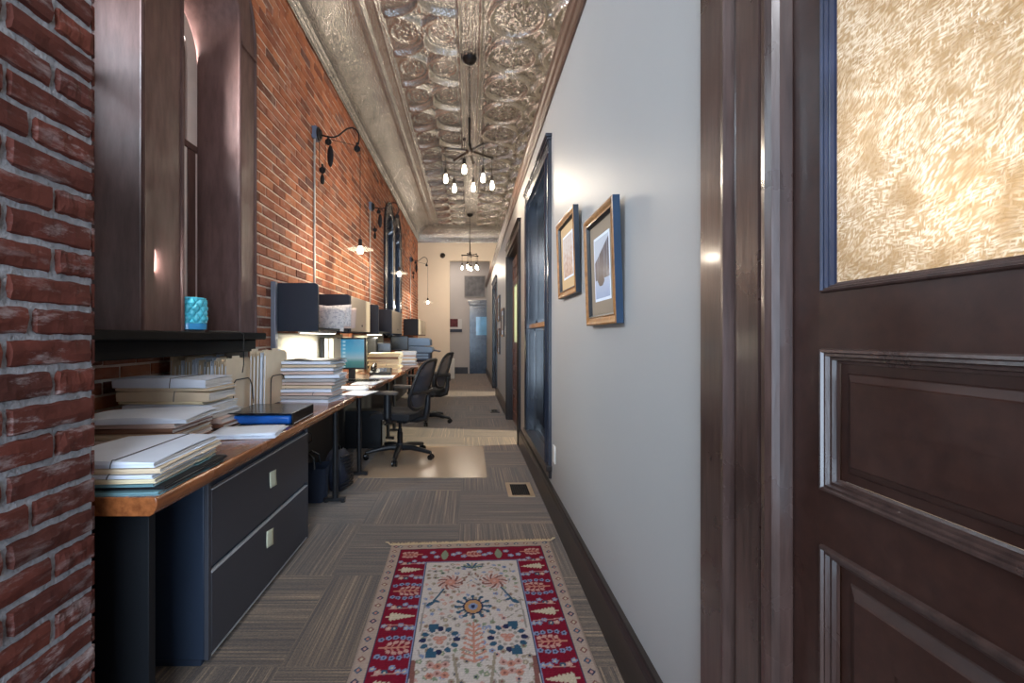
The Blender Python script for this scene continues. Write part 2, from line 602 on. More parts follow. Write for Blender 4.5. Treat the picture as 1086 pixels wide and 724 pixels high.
def glass_glue_chip():
    """ferny textured obscure glass, lit through from the room behind"""
    m, nt, b, co = base('glue_chip_glass')
    def ferns(rot, sc, off):
        mp = nt.nodes.new('ShaderNodeMapping')
        mp.inputs['Rotation'].default_value = (rot, 0, 0)
        mp.inputs['Location'].default_value = (0, off, off * 2)
        nt.links.new(co, mp.inputs['Vector'])
        mp2 = nt.nodes.new('ShaderNodeMapping')
        mp2.inputs['Scale'].default_value = (1, 1.0, 3.4)
        # wobble
        nw = nt.nodes.new('ShaderNodeTexNoise')
        nw.inputs['Scale'].default_value = 9
        nt.links.new(mp.outputs[0], nw.inputs['Vector'])
        va = nt.nodes.new('ShaderNodeVectorMath')
        va.operation = 'MULTIPLY_ADD'
        va.inputs[1].default_value = (0.05, 0.05, 0.05)
        nt.links.new(nw.outputs['Color'], va.inputs[0])
        nt.links.new(mp.outputs[0], va.inputs[2])
        nt.links.new(va.outputs[0], mp2.inputs['Vector'])
        vo = nt.nodes.new('ShaderNodeTexVoronoi')
        vo.inputs['Scale'].default_value = sc
        nt.links.new(mp2.outputs[0], vo.inputs['Vector'])
        return vo.outputs['Distance']
    a = ferns(0.75, 84, 0.0)
    c = ferns(0.15, 92, 3.1)
    e = ferns(1.35, 88, 7.7)
    blot = noise(nt, co, 7, 2)
    sel = ramp(nt, blot, [(0.44, (0, 0, 0)), (0.52, (1, 1, 1))])
    h = mix_rgb(nt, a, c, sel)
    h2 = math_node(nt, 'MINIMUM', h, math_node(nt, 'ADD', e, 0.12))
    edge = ramp(nt, h2, [(0.28, (1, 1, 1)), (0.62, (0.0, 0.0, 0.0))])
    gaps = ramp(nt, noise(nt, co, 24, 3), [(0.36, (0.25, 0.25, 0.25)), (0.52, (1, 1, 1))])
    edge = mix_rgb(nt, edge, gaps, 1.0, 'MULTIPLY')
    col = mix_rgb(nt, srgb(200, 182, 156), srgb(255, 254, 252), edge)
    tl = nt.nodes.new('ShaderNodeBsdfTranslucent')
    nt.links.new(col, tl.inputs[0])
    gl = nt.nodes.new('ShaderNodeBsdfGlossy')
    gl.inputs['Roughness'].default_value = 0.22
    bp = nt.nodes.new('ShaderNodeBump')
    bp.inputs['Strength'].default_value = 0.9
    bp.inputs['Distance'].default_value = 0.004
    nt.links.new(h2, bp.inputs['Height'])
    nt.links.new(bp.outputs[0], gl.inputs['Normal'])
    nt.links.new(bp.outputs[0], tl.inputs['Normal'])
    mx = nt.nodes.new('ShaderNodeMixShader')
    mx.inputs[0].default_value = 0.06
    nt.links.new(tl.outputs[0], mx.inputs[1])
    nt.links.new(gl.outputs[0], mx.inputs[2])
    nt.nodes.remove(b)
    nt.links.new(mx.outputs[0], nt.nodes['Material Output'].inputs[0])
    return m


M_gluechip = glass_glue_chip()

# ------------------------------------------------------------------ room dimensions
XL = -1.495      # brick wall
XR = 0.585       # grey partition
XPIER = -1.0
YPIER = 1.185
YEND = 12.9
YBACK = 15.4
HC = 4.38        # ceiling
ZW = 1.28        # window sill top
LH = 0.285       # lancet half width
LO = 0.49        # casing outer radius
SPR = 3.22       # spring line
WINS = [(1.714, 2.56), (8.257, 9.103)]


def arch_top(y, R):
    t = 0.0
    for w in WINS:
        for c in w:
            if abs(y - c) < R:
                t = max(t, SPR + math.sqrt(R * R - (y - c) ** 2))
    return t


# ------------------------------------------------------------------ floor
mb = MB()
mb.add([(-2.0, -1.6, 0), (3.3, -1.6, 0), (3.3, YBACK + 0.1, 0), (-2.0, YBACK + 0.1, 0)], [(0, 1, 2, 3)])
mb.add([(-2.0, -1.6, -0.1), (3.3, -1.6, -0.1), (3.3, YBACK + 0.1, -0.1), (-2.0, YBACK + 0.1, -0.1)], [(3, 2, 1, 0)])
struct(mb.build('floor', M_carpet, smooth=False, fix=False))


# ------------------------------------------------------------------ brick walls
def bricks(mb, y0, y1, z0, z1, X, inside, proud=0.007, detail=0, mi=0):
    CH, BL, J = 0.0735, 0.226, 0.011
    n = 0
    z = z0
    row = 0
    rnd = random.Random(3)
    while z < z1:
        yy = y0 - (0.5 * BL if row % 2 else 0.0) - (0.25 * BL if row % 6 == 5 else 0)
        while yy < y1:
            a, b = max(yy + J / 2, y0), min(yy + BL - J / 2, y1)
            c, d = z + J / 2, min(z + CH - J / 2, z1)
            yy += BL
            if b - a < 0.02 or d - c < 0.02:
                continue
            segs = [(a, b)]
            if inside is not None:
                # clip against openings
                ns = 8
                ok = [not inside(a + (b - a) * (k + 0.5) / ns, (c + d) / 2) for k in range(ns)]
                if not any(ok):
                    continue
                if not all(ok):
                    ks = [k for k in range(ns) if ok[k]]
                    segs = [(a + (b - a) * ks[0] / ns, a + (b - a) * (ks[-1] + 1) / ns)]
            for (p, q) in segs:
                if q - p < 0.02:
                    continue
                j = [rnd.uniform(-0.002, 0.002) for _ in range(4)]
                pr = proud + rnd.uniform(-0.003, 0.003)
                if detail == 0:
                    e = 0.004
                    vs = [(X - 0.002, p, c + j[0]), (X - 0.002, q, c + j[1]), (X - 0.002, q, d + j[2]), (X - 0.002, p, d + j[3]),
                          (X + pr, p + e, c + e + j[0]), (X + pr, q - e, c + e + j[1]), (X + pr, q - e, d - e + j[2]), (X + pr, p + e, d - e + j[3])]
                    mb.add(vs, [(4, 5, 6, 7), (0, 1, 5, 4), (1, 2, 6, 5), (2, 3, 7, 6), (3, 0, 4, 7)], mi)
                else:
                    nu, nv = 12, 5
                    ph = rnd.uniform(0, 100)
                    vs, fs = [], []
                    for iu in range(nu + 1):
                        for iv in range(nv + 1):
                            u, v = iu / nu, iv / nv
                            edge = min(u * (q - p), (1 - u) * (q - p), v * (d - c), (1 - v) * (d - c))
                            rim = iu in (0, nu) or iv in (0, nv)
                            w = math.sin(ph + u * 17 + v * 3) * 0.0013 + math.sin(ph * 2 + u * 5 - v * 9) * 0.0016
                            xx = X - 0.004 if rim else X + pr + w - (0.003 if edge < 0.016 else 0)
                            wy = math.sin(ph + v * 11 + u * 2) * 0.002 if rim else 0
                            wz = math.sin(ph * 1.7 + u * 19) * 0.0022 if rim else 0
                            yv = p + u * (q - p)
                            if rim is False and edge < 0.03:
                                yv += (0.5 - u) * 0.0
                            vs.append((xx, yv + wy, c + v * (d - c) + wz + j[0]))
                    # pull first inner ring close to the rim so the arris is crisp
                    for iu in range(1, nu):
                        for iv in range(1, nv):
                            k = iu * (nv + 1) + iv
                            x_, y_, z_ = vs[k]
                            if iu == 1:
                                y_ = p + 0.006
                            if iu == nu - 1:
                                y_ = q - 0.006
                            if iv == 1:
                                z_ = c + 0.006 + j[0]
                            if iv == nv - 1:
                                z_ = d - 0.006 + j[0]
                            vs[k] = (x_, y_, z_)
                    for iu in range(nu):
                        for iv in range(nv):
                            k = iu * (nv + 1) + iv
                            fs.append((k, k + nv + 1, k + nv + 2, k + 1))
                    mb.add(vs, fs, mi)
                n += 1
        z += CH
        row += 1
    return n


def wall_open(y, z):
    t = arch_top(y, LO - 0.05)
    if t > 0:
        zlo = 0.0 if y < 4 else ZW - 0.05
        if zlo < z < t:
            return True
    if 1.25 < y < 3.03 and z < 1.2:
        return True
    return False


mb = MB()
# mortar bed in columns so that the arched openings stay open
ys = [YPIER - 0.05]
for w in WINS:
    for c in w:
        for k in range(33):
            ys.append(c - (LO - 0.05) * math.cos(PI * k / 32))
ys += [1.25, 3.03, YEND + 0.2]
ys = sorted(set(round(y, 4) for y in ys if y >= YPIER - 0.05))
for a, b in zip(ys[:-1], ys[1:]):
    mid = (a + b) / 2
    ta, tb = arch_top(a + 1e-5, LO - 0.05), arch_top(b - 1e-5, LO - 0.05)
    tm = arch_top(mid, LO - 0.05)
    if tm > 0:
        ta = max(ta, SPR)
        tb = max(tb, SPR)
        mb.add([(XL, a, ta), (XL, b, tb), (XL, b, 4.3), (XL, a, 4.3)], [(0, 1, 2, 3)], 1)
        if mid > 4:
            mb.add([(XL, a, 0), (XL, b, 0), (XL, b, ZW - 0.05), (XL, a, ZW - 0.05)], [(0, 1, 2, 3)], 1)
        elif not (1.25 < mid < 3.03):
            mb.add([(XL, a, 0), (XL, b, 0), (XL, b, ZW - 0.05), (XL, a, ZW - 0.05)], [(0, 1, 2, 3)], 1)
    elif 1.25 < mid < 3.03:
        mb.add([(XL, a, 1.2), (XL, b, 1.2), (XL, b, 4.3), (XL, a, 4.3)], [(0, 1, 2, 3)], 1)
    else:
        mb.add([(XL, a, 0), (XL, b, 0), (XL, b, 4.3), (XL, a, 4.3)], [(0, 1, 2, 3)], 1)
bricks(mb, YPIER - 0.05, YEND, 0.0, 4.05, XL, wall_open)
# niche under the near window
nx = -1.86
mb.add([(nx, 1.25, 0), (nx, 3.03, 0), (nx, 3.03, 1.22), (nx, 1.25, 1.22)], [(0, 1, 2, 3)], 1)
mb.add([(nx, 1.25, 0), (XL, 1.25, 0), (XL, 1.25, 1.22), (nx, 1.25, 1.22)], [(0, 1, 2, 3)], 1)
mb.add([(nx, 3.03, 0), (XL, 3.03, 0), (XL, 3.03, 1.22), (nx, 3.03, 1.22)], [(3, 2, 1, 0)], 1)
mb.add([(nx, 1.25, 1.21), (XL, 1.25, 1.21), (XL, 3.03, 1.21), (nx, 3.03, 1.21)], [(3, 2, 1, 0)], 1)
bricks(mb, 1.25, 3.03, 0.0, 1.21, nx, None)
struct(mb.build('wall_left', [M_brick, M_mortar], smooth=False, fix=False))

# near pier that carries the wall face towards the camera
mb = MB()
mb.add([(XPIER, -1.6, 0), (XPIER, YPIER, 0), (XPIER, YPIER, 4.3), (XPIER, -1.6, 4.3)], [(0, 1, 2, 3)], 1)
mb.add([(XPIER, YPIER, 0), (-1.7, YPIER, 0), (-1.7, YPIER, 4.3), (XPIER, YPIER, 4.3)], [(0, 1, 2, 3)], 1)
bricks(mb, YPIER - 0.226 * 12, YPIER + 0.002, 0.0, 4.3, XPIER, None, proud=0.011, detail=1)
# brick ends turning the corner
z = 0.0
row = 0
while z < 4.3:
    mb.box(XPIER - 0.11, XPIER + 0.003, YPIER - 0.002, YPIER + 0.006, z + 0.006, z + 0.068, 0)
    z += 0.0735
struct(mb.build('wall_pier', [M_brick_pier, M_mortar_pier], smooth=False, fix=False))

# ------------------------------------------------------------------ arched windows


def arc_pts(c, R, spr, n=20):
    return [(c - R * math.cos(PI * k / n), spr + R * math.sin(PI * k / n)) for k in range(n + 1)]


def make_window(idx, cs):
    w = struct(thing('window_%d' % idx, 'paired arched sash window in dark brown casing, %s' % ('beside the brick pier' if idx == 1 else 'beyond the wall lamps'), 'window', (XL, (cs[0] + cs[1]) / 2, ZW)))
    XF, XG, SG = XL + 0.035, -1.775, 2.98
    MW = M_winwood if idx == 1 else M_trim_bluelit
    # casing front
    mb = MB()
    lo, hi = cs[0] - LO, cs[1] + LO
    nodes = [lo, hi]
    for c in cs:
        for k in range(25):
            nodes.append(c - LO * math.cos(PI * k / 24))
            nodes.append(c - LH * math.cos(PI * k / 24))
    nodes = sorted(set(round(y, 5) for y in nodes if lo - 1e-4 <= y <= hi + 1e-4))

    def outer(y):
        return max(SPR + math.sqrt(max(0, LO * LO - (y - c) ** 2)) for c in cs if abs(y - c) <= LO + 1e-4)

    for a, b in zip(nodes[:-1], nodes[1:]):
        if b - a < 1e-4:
            continue
        m_ = (a + b) / 2
        oa, ob = outer(a), outer(b)
        za = zb = ZW
        for c in cs:
            if abs(m_ - c) < LH:
                za = SPR + math.sqrt(max(0, LH * LH - (a - c) ** 2))
                zb = SPR + math.sqrt(max(0, LH * LH - (b - c) ** 2))
        mb.add([(XF, a, za), (XF, b, zb), (XF, b, ob), (XF, a, oa)], [(0, 1, 2, 3)])
        mb.add([(XF, a, oa), (XF, b, ob), (XL - 0.01, b, ob), (XL - 0.01, a, oa)], [(0, 1, 2, 3)])
    for y in (lo, hi):
        mb.add([(XF, y, ZW), (XF, y, SPR), (XL - 0.01, y, SPR), (XL - 0.01, y, ZW)], [(0, 1, 2, 3)])
    mb.build('casing', MW, w, world=True, smooth=False)
    # rounded beads on the casing edges
    mb = MB()
    for c in cs:
        p = [(XF, c - LH, ZW)] + [(XF, y, z) for y, z in arc_pts(c, LH + 0.004, SPR)] + [(XF, c + LH, ZW)]
        mb.tube(p, 0.011, 8)
    o0 = [(XF, y, outer(y)) for y in nodes]
    mb.tube([(XF, lo, ZW)] + o0 + [(XF, hi, ZW)], 0.012, 8)
    for sgn, y in ((-1, lo), (1, hi)):
        mb.box(XF - 0.005, XF + 0.014, min(y, y - sgn * 0.2), max(y, y - sgn * 0.2), SPR - 0.105, SPR - 0.085)
    mb.build('casing_bead', MW, w, world=True)
    # deep splayed reveals
    for c in cs:
        mb = MB()
        inn = [(c - LH, ZW)] + arc_pts(c, LH, SPR) + [(c + LH, ZW)]
        out = [(c - LH, ZW)] + arc_pts(c, LH, SG) + [(c + LH, ZW)]
        n = len(inn)
        vs = [(XF, *p) for p in inn] + [(XG, *p) for p in out]
        fs = [(i, i + 1, n + i + 1, n + i) for i in range(n - 1)]
        mb.add(vs, fs)
        mb.build('reveal', MW, w, world=True, angle=0.5)
        # sashes
        mb = MB()
        R0, R1 = LH, LH - (0.10 if c == cs[1] else 0.03)
        o = [(c - R0, ZW)] + arc_pts(c, R0, SG) + [(c + R0, ZW)]
        i_ = [(c - R1, ZW)] + arc_pts(c, R1, SG) + [(c + R1, ZW)]
        x0, x1 = XG - 0.01, XG + 0.045
        vs = [(x1, *p) for p in o] + [(x1, *p) for p in i_] + [(x0, *p) for p in i_]
        fs = []
        for k in range(len(o) - 1):
            fs.append((k, k + 1, n + k + 1, n + k))
            fs.append((n + k, n + k + 1, 2 * n + k + 1, 2 * n + k))
        mb.add(vs, fs)
        mb.build('sash_frame', M_sash, w, world=True, angle=0.5)
        mb = MB()
        mb.box(x1 - 0.04, x1 + 0.012, c - LH + 0.01, c + LH - 0.01, 2.41, 2.45)
        mb.build('meeting_rail', MW, w, world=True, bevel=0.004)
        if c == cs[0]:
            mb = MB()
            mb.add([(XG, *p) for p in i_], [tuple(range(n))])
            mb.build('pane', M_glass, w, world=True, smooth=False)
            continue
        mb = MB()
        for s in (-1, 1):
            yy = c + s * (R1 - 0.032)
            mb.box(x1 - 0.045, x1 + 0.004, yy - 0.026, yy + 0.026, ZW, 2.41)
        mb.box(x1 - 0.045, x1 - 0.005, c - R1, c + R1, ZW, ZW + 0.07)
        mb.build('lower_sash', M_sash, w, world=True, bevel=0.003)
        mb = MB()
        for s in (-1, 1):
            yy = c + s * (R1 + 0.036)
            mb.box(x1 - 0.02, x1 + 0.006, yy - 0.038, yy + 0.038, ZW, 2.41)
            yy = c + s * (R1 - 0.030)
            mb.box(x1 - 0.045, x1 - 0.012, yy - 0.030, yy + 0.032, 2.45, SG + 0.08)
        mb.build('parting_stop', MW, w, world=True, bevel=0.003)
        mb = MB()
        mb.add([(XG, *p) for p in i_], [tuple(range(n))])
        mb.build('pane', M_glass, w, world=True, smooth=False)
    # sill and apron
    mb = MB()
    mb.box(-1.86, XL + 0.085, lo - 0.0, hi + 0.06, ZW - 0.045, ZW)
    mb.build('sill', M_sill, w, world=True, bevel=0.008)
    if idx == 1:
        mb = MB()
        mb.box(XL - 0.03, XL + 0.04, lo + 0.02, hi + 0.0, ZW - 0.125, ZW - 0.045)
        mb.build('apron', M_sill, w, world=True, bevel=0.004)
    return w


make_window(1, WINS[0])
make_window(2, WINS[1])

# ------------------------------------------------------------------ pressed tin ceiling


def ceil_h(x, y):
    """relief (m, downwards) of the flat of the ceiling, vectorised"""
    h = np.zeros_like(x)

    def ridge(d, w, a):
        return a * np.clip(1 - (d / w) ** 2, 0, None) ** 0.8

    # long mouldings
    for xc, w, a in ((-1.02, 0.02, 0.02), (-0.885, 0.014, 0.016), (-0.855, 0.012, 0.012), (-0.105, 0.018, 0.020), (-0.065, 0.010, 0.012), (0.0, 0.012, 0.012), (0.075, 0.012, 0.014), (0.115, 0.022, 0.024), (0.165, 0.012, 0.012)):
        h = np.maximum(h, ridge(x - xc, w, a))
    # rope beading
    for xc in (-0.87, 0.145, -0.035, 0.037):
        h = np.maximum(h, np.where(np.abs(x - xc) < 0.016, 0.010 * np.abs(np.sin(y * 48 + (x - xc) * 90)), 0))
    # left field: ovals and bold concave diamonds
    P = 0.60
    fl = (x > -0.84) & (x < -0.115)
    xm = -0.475
    yy = (y - 4.60 + P / 2) % P - P / 2          # oval row centred at 0
    for sx in (-1, 1):
        dx = x - (xm + sx * 0.19)
        r = np.sqrt((dx / 0.140) ** 2 + (yy / 0.160) ** 2)
        th = np.arctan2(yy, dx + 1e-9)
        h = np.where(fl, np.maximum(h, ridge(r - 1, 0.10, 0.012)), h)
        h = np.where(fl & (r < 0.86), np.maximum(h, 0.009 * np.clip(np.cos(4 * th + 5 * r) * np.sin(r * 11), 0, 1)), h)
        for ux in (-0.5, 0.5):
            d = np.sqrt((dx - ux * 0.09) ** 2 + yy ** 2)
            h = np.where(fl, np.maximum(h, ridge(d - 0.032, 0.010, 0.010)), h)
    yd = (y - 4.60) % P - P / 2                   # diamonds half way between
    for xc in (xm, xm - 0.72, xm + 0.72):
        q = (np.abs(x - xc) / 0.33 + 1e-9) ** 0.58 + (np.abs(yd) / 0.205 + 1e-9) ** 0.58
        ax_, ay_ = np.abs(x - xc) + 0.004, np.abs(yd) + 0.004
        gq = np.sqrt((0.58 / 0.33 * (ax_ / 0.33) ** -0.42) ** 2 + (0.58 / 0.205 * (ay_ / 0.205) ** -0.42) ** 2)
        h = np.where(fl, np.maximum(h, ridge((q - 1.0) / gq, 0.028, 0.046)), h)
        h = np.where(fl & (q < 0.8), np.maximum(h, 0.008 * np.abs(np.sin(x * 70) * np.sin(y * 70))), h)
        h = np.where(fl & (q < 0.8), np.maximum(h, ridge(np.sqrt((x - xc) ** 2 + yd ** 2), 0.03, 0.016)), h)
    # right field: big rings with scrolls
    P = 0.63
    fr = x > 0.18
    yr = (y - 4.35 + P / 2) % P - P / 2
    xr = (x - 0.465 + 0.315) % 0.63 - 0.315
    r = np.sqrt(xr ** 2 + yr ** 2)
    th = np.arctan2(yr, xr)
    h = np.where(fr, np.maximum(h, ridge(r - 0.268, 0.030, 0.036)), h)
    h = np.where(fr, np.maximum(h, ridge(r - 0.228, 0.010, 0.010)), h)
    for (cx, cy, rr) in ((0, 0.125, 0.062), (0, -0.125, 0.062), (0.14, 0.07, 0.045), (-0.14, 0.07, 0.045), (0.14, -0.07, 0.045), (-0.14, -0.07, 0.045), (0, 0, 0.04)):
        d = np.sqrt((xr - cx) ** 2 + (yr - cy) ** 2)
        h = np.where(fr, np.maximum(h, ridge(d - rr, 0.014, 0.016)), h)
        h = np.where(fr, np.maximum(h, ridge(d, 0.024, 0.020)), h)
    h = np.where(fr & (r < 0.22), np.maximum(h, 0.010 * np.clip(np.sin(6 * th) * np.sin(r * 60), 0, 1)), h)
    xc2 = np.abs(xr) - 0.315
    yc2 = np.abs(yr) - 0.315
    d = np.sqrt(xc2 ** 2 + yc2 ** 2)
    h = np.where(fr, np.maximum(h, ridge(d - 0.085, 0.018, 0.018)), h)
    h = np.where(fr, np.maximum(h, ridge(d, 0.03, 0.022)), h)
    d = np.sqrt(xr ** 2 + yc2 ** 2)
    h = np.where(fr, np.maximum(h, ridge(d, 0.035, 0.03)), h)
    d = np.sqrt(xc2 ** 2 + yr ** 2)
    h = np.where(fr, np.maximum(h, ridge(d, 0.035, 0.03)), h)
    return h * 1.5


def np_grid_mesh(name, V, nu, nv, mats, cols=None, flip=False):
    """V: (nu*nv,3) vertices row-major over u"""
    idx = np.arange(nu * nv).reshape(nu, nv)
    a, b, c, d = idx[:-1, :-1].ravel(), idx[1:, :-1].ravel(), idx[1:, 1:].ravel(), idx[:-1, 1:].ravel()
    q = np.stack([a, b, c, d] if not flip else [d, c, b, a], 1).astype(np.int32)
    me = bpy.data.meshes.new(name)
    me.vertices.add(len(V))
    me.vertices.foreach_set('co', V.astype(np.float32).ravel())
    n = len(q)
    me.loops.add(n * 4)
    me.loops.foreach_set('vertex_index', q.ravel())
    me.polygons.add(n)
    me.polygons.foreach_set('loop_start', np.arange(0, n * 4, 4, dtype=np.int32))
    me.polygons.foreach_set('loop_total', np.full(n, 4, dtype=np.int32))
    me.update(calc_edges=True)
    for m in mats:
        me.materials.append(m)
    me.shade_smooth()
    if cols is not None:
        at = me.color_attributes.new('weave', 'FLOAT_COLOR', 'POINT')
        at.data.foreach_set('color', cols.astype(np.float32).ravel())
    o = bpy.data.objects.new(name, me)
    COL.objects.link(o)
    return o


gx = np.arange(-1.04, 1.25, 0.0125)
gy = np.arange(2.8, 12.5, 0.0125)
GX, GY = np.meshgrid(gx, gy, indexing='ij')
V = np.stack([GX, GY, HC - ceil_h(GX, GY)], -1).reshape(-1, 3)
ce = np_grid_mesh('ceiling', V, len(gx), len(gy), [M_tin], flip=True)
struct(ce)
# plain remainder above the rooms behind the partition and behind the camera
mb = MB()
mb.box(1.23, 3.35, -1.6, YEND + 0.1, HC, HC + 0.05)
mb.box(-1.04, 1.25, -1.6, 2.81, HC, HC + 0.05)
mb.box(-2.1, 3.35, -1.6, YEND + 0.1, HC + 0.12, HC + 0.16)
mb.box(-2.1, 3.35, YEND - 0.1, YBACK + 0.2, 4.0, 4.05)
struct(mb.build('ceiling_plain', M_tin, smooth=False))

# coved cornice along the brick wall and across the end wall
NU, = (64,)


def cove_profile(t):
    """0..1 from wall to ceiling: returns offset from wall, height, normal"""
    if t < 0.22:
        s = t / 0.22
        return 0.015 + 0.045 * s, 3.97 + 0.09 * s, (0.9, -0.44)
    s = (t - 0.22) / 0.78
    a = s * PI / 2
    return 0.06 + 0.40 * (1 - math.cos(a)), 4.06 + 0.32 * math.sin(a), (math.cos(a), -math.sin(a))


tt = np.linspace(0, 1, 48)
prof = [cove_profile(t) for t in tt]


def cove_relief(t, s):
    r = 0.0
    if t < 0.05:
        r = 0.012
    elif 0.09 < t < 0.16:
        r = 0.008 * abs(math.sin(s * 70))
    elif 0.19 < t < 0.24:
        r = 0.014 * math.sin((t - 0.19) / 0.05 * PI)
    elif 0.40 < t < 0.72:
        e = math.sin((t - 0.40) / 0.32 * PI)
        r = 0.012 * e * abs(math.sin(s * 26 + math.sin(t * 30) * 1.2))
    elif t > 0.95:
        r = 0.016
    if t > 0.25 and (s % 0.62) < 0.012:
        r -= 0.006
    return r


ss = np.arange(1.2, YEND + 0.001, 0.02)
V = []
for t, (o_, z_, nrm) in zip(tt, prof):
    for s in ss:
        r = cove_relief(t, s)
        V.append((XL + o_ + nrm[0] * r, s, z_ + nrm[1] * r))
struct(np_grid_mesh('trim_1', np.array(V), len(tt), len(ss), [M_tin]))
ss = np.arange(XL, 3.3, 0.02)
V = []
for t, (o_, z_, nrm) in zip(tt, prof):
    for s in ss:
        r = cove_relief(t, s)
        V.append((s, YEND - o_ - nrm[0] * r, z_ + nrm[1] * r))
struct(np_grid_mesh('trim_2', np.array(V), len(tt), len(ss), [M_tin], flip=True))

# ------------------------------------------------------------------ right partition with openings
ZTOP = 2.97
TH = 0.12
OPEN = [(-0.15, 0.80, 0.0, 2.45), (3.31, 4.43, 0.33, 2.56), (5.22, 6.80, 0.0, 2.47), (9.58, 11.0, 0.0, 2.43)]
mb = MB()
edges = [-1.6] + [e for o in OPEN for e in o[:2]] + [YBACK]
for k in range(0, len(edges), 2):
    mb.box(XR, XR + TH, edges[k], edges[k + 1], 0, ZTOP)
for (a, b, z0, z1) in OPEN:
    mb.box(XR, XR + TH, a, b, z1, ZTOP)
    if z0 > 0:
        mb.box(XR, XR + TH, a, b, 0, z0)
struct(mb.build('wall_right', M_wall, smooth=False))
# outer wall of the rooms behind the partition, end wall and end room
mb = MB()
mb.box(3.2, 3.3, -1.6, YBACK, 0, 4.5)
struct(mb.build('wall_side_room', M_cream, smooth=False))
mb = MB()
mb.box(XL - 0.3, -0.571, YEND, YEND + 0.14, 0, 4.5)
mb.box(-0.571, XR, YEND, YEND + 0.14, 3.45, 4.5)
mb.box(XR + TH, 3.3, YEND, YEND + 0.14, 0, 4.5)
mb.box(XR, XR + TH, YEND, YEND + 0.14, 3.05, 4.5)
struct(mb.build('wall_end', M_cream, smooth=False))
mb = MB()
mb.box(-2.0, 3.3, YBACK, YBACK + 0.1, 0, 4.1)
mb.box(-2.1, -2.0, YEND + 0.14, YBACK, 0, 4.1)
struct(mb.build('wall_back', M_endwall, smooth=False))
# unseen wall behind the camera, with a wide opening assumed for the bluish daylight
mb = MB()
mb.box(-1.1, -0.95, -1.7, -1.6, 0, 4.5)
mb.box(-1.1, 3.3, -1.7, -1.6, 3.4, 4.5)
mb.box(0.6, 3.3, -1.7, -1.6, 0, 3.4)
mb.box(-0.95, 0.6, -1.7, -1.6, 0, 0.08)
struct(mb.build('wall_front', M_wall, smooth=False))

# crown on top of the partition
mb = MB()
pr = [(XR + 0.01, 2.93), (XR - 0.012, 2.93), (XR - 0.016, 2.955), (XR - 0.03, 2.965), (XR - 0.036, 2.995), (XR - 0.05, 3.005), (XR - 0.055, 3.045), (XR + TH, 3.045), (XR + TH, ZTOP), (XR + 0.01, ZTOP)]
mb.prism(pr, 'y', -1.6, YBACK)
struct(mb.build('trim_3', M_crown, smooth=False))
# baseboards
mb = MB()
segs = [(1.09, 5.10), (6.95, 9.46), (11.12, YBACK)]
for a, b in segs:
    mb.prism([(XR + 0.001, 0), (XR - 0.024, 0), (XR - 0.024, 0.16), (XR - 0.018, 0.175), (XR - 0.016, 0.19), (XR - 0.022, 0.198), (XR - 0.018, 0.206), (XR + 0.001, 0.206)], 'y', a, b)
struct(mb.build('baseboard_right', M_trimdark, smooth=False))
mb = MB()
mb.box(XL, -0.56, YEND - 0.022, YEND, 0, 0.19)
mb.box(-0.571, -0.55, YEND - 0.022, YEND + 0.14, 0, 0.19)
mb.box(-2.0, -0.06, YBACK - 0.022, YBACK, 0, 0.22)
struct(mb.build('baseboard_end', M_trimdark, smooth=False))

# ------------------------------------------------------------------ near panelled door with obscure glass
d1 = struct(thing('door_1', 'dark wood panelled door with obscure ferny glass at the right of the camera', 'door', (XR, 0.3, 0)))
XD = 0.578           # face of stiles
# casing, far jamb side: moulded profile in plan (y, x) extruded up
mb = MB()
pl = [(1.086, XR + 0.02), (1.086, 0.560), (0.985, 0.558), (0.978, 0.548), (0.966, 0.546), (0.958, 0.556), (0.952, 0.563), (0.936, 0.563), (0.930, 0.553), (0.926, 0.551), (0.858, 0.552), (0.850, 0.560), (0.846, 0.552), (0.836, 0.544), (0.822, 0.541), (0.810, 0.546), (0.803, 0.556), (0.801, 0.570), (0.801, XR + 0.02)]
mb.prism([(x, y) for y, x in pl], 'z', 0.0, 2.66)
pl2 = [(x, -0.15 - (y - 0.80)) for y, x in pl]
mb.prism(pl2, 'z', 0.0, 2.66)
mb.build('casing', M_doorcase, d1, world=True, angle=0.45)
mb = MB()
mb.box(0.548, XR + 0.02, -0.46, 1.10, 2.55, 2.75)
mb.box(0.53, XR + 0.02, -0.48, 1.12, 2.75, 2.80)
mb.build('head_casing', M_doorcase, d1, world=True, bevel=0.006)
y0, y1 = -0.145, 0.799


def rail(mb, a, b, c, d, x=XD):
    mb.box(x, x + 0.04, a, b, c, d)


mb = MB()
rail(mb, 0.735, y1, 0.01, 2.44)
rail(mb, y0, y0 + 0.11, 0.01, 2.44)
rail(mb, y0 + 0.11, 0.735, 2.32, 2.44)
rail(mb, y0 + 0.11, 0.735, 1.232, 1.322)
rail(mb, y0 + 0.11, 0.735, 0.912, 1.0)
rail(mb, y0 + 0.11, 0.735, 0.01, 0.22)
mb.build('door_frame', M_door, d1, world=True, smooth=False)


def mould_ring(mb, ya, yb, za, zb, prof, x):
    """mitred moulding round a rectangle: prof = (inset, dx) pairs"""
    n = len(prof)
    vs = []
    for (ins, dx) in prof:
        vs += [(x + dx, ya + ins, za + ins), (x + dx, yb - ins, za + ins), (x + dx, yb - ins, zb - ins), (x + dx, ya + ins, zb - ins)]
    for i in range(n - 1):
        for k in range(4):
            k2 = (k + 1) % 4
            mb.add([vs[i * 4 + k], vs[i * 4 + k2], vs[(i + 1) * 4 + k2], vs[(i + 1) * 4 + k]], [(0, 1, 2, 3)], 1 if k == 1 else 0)


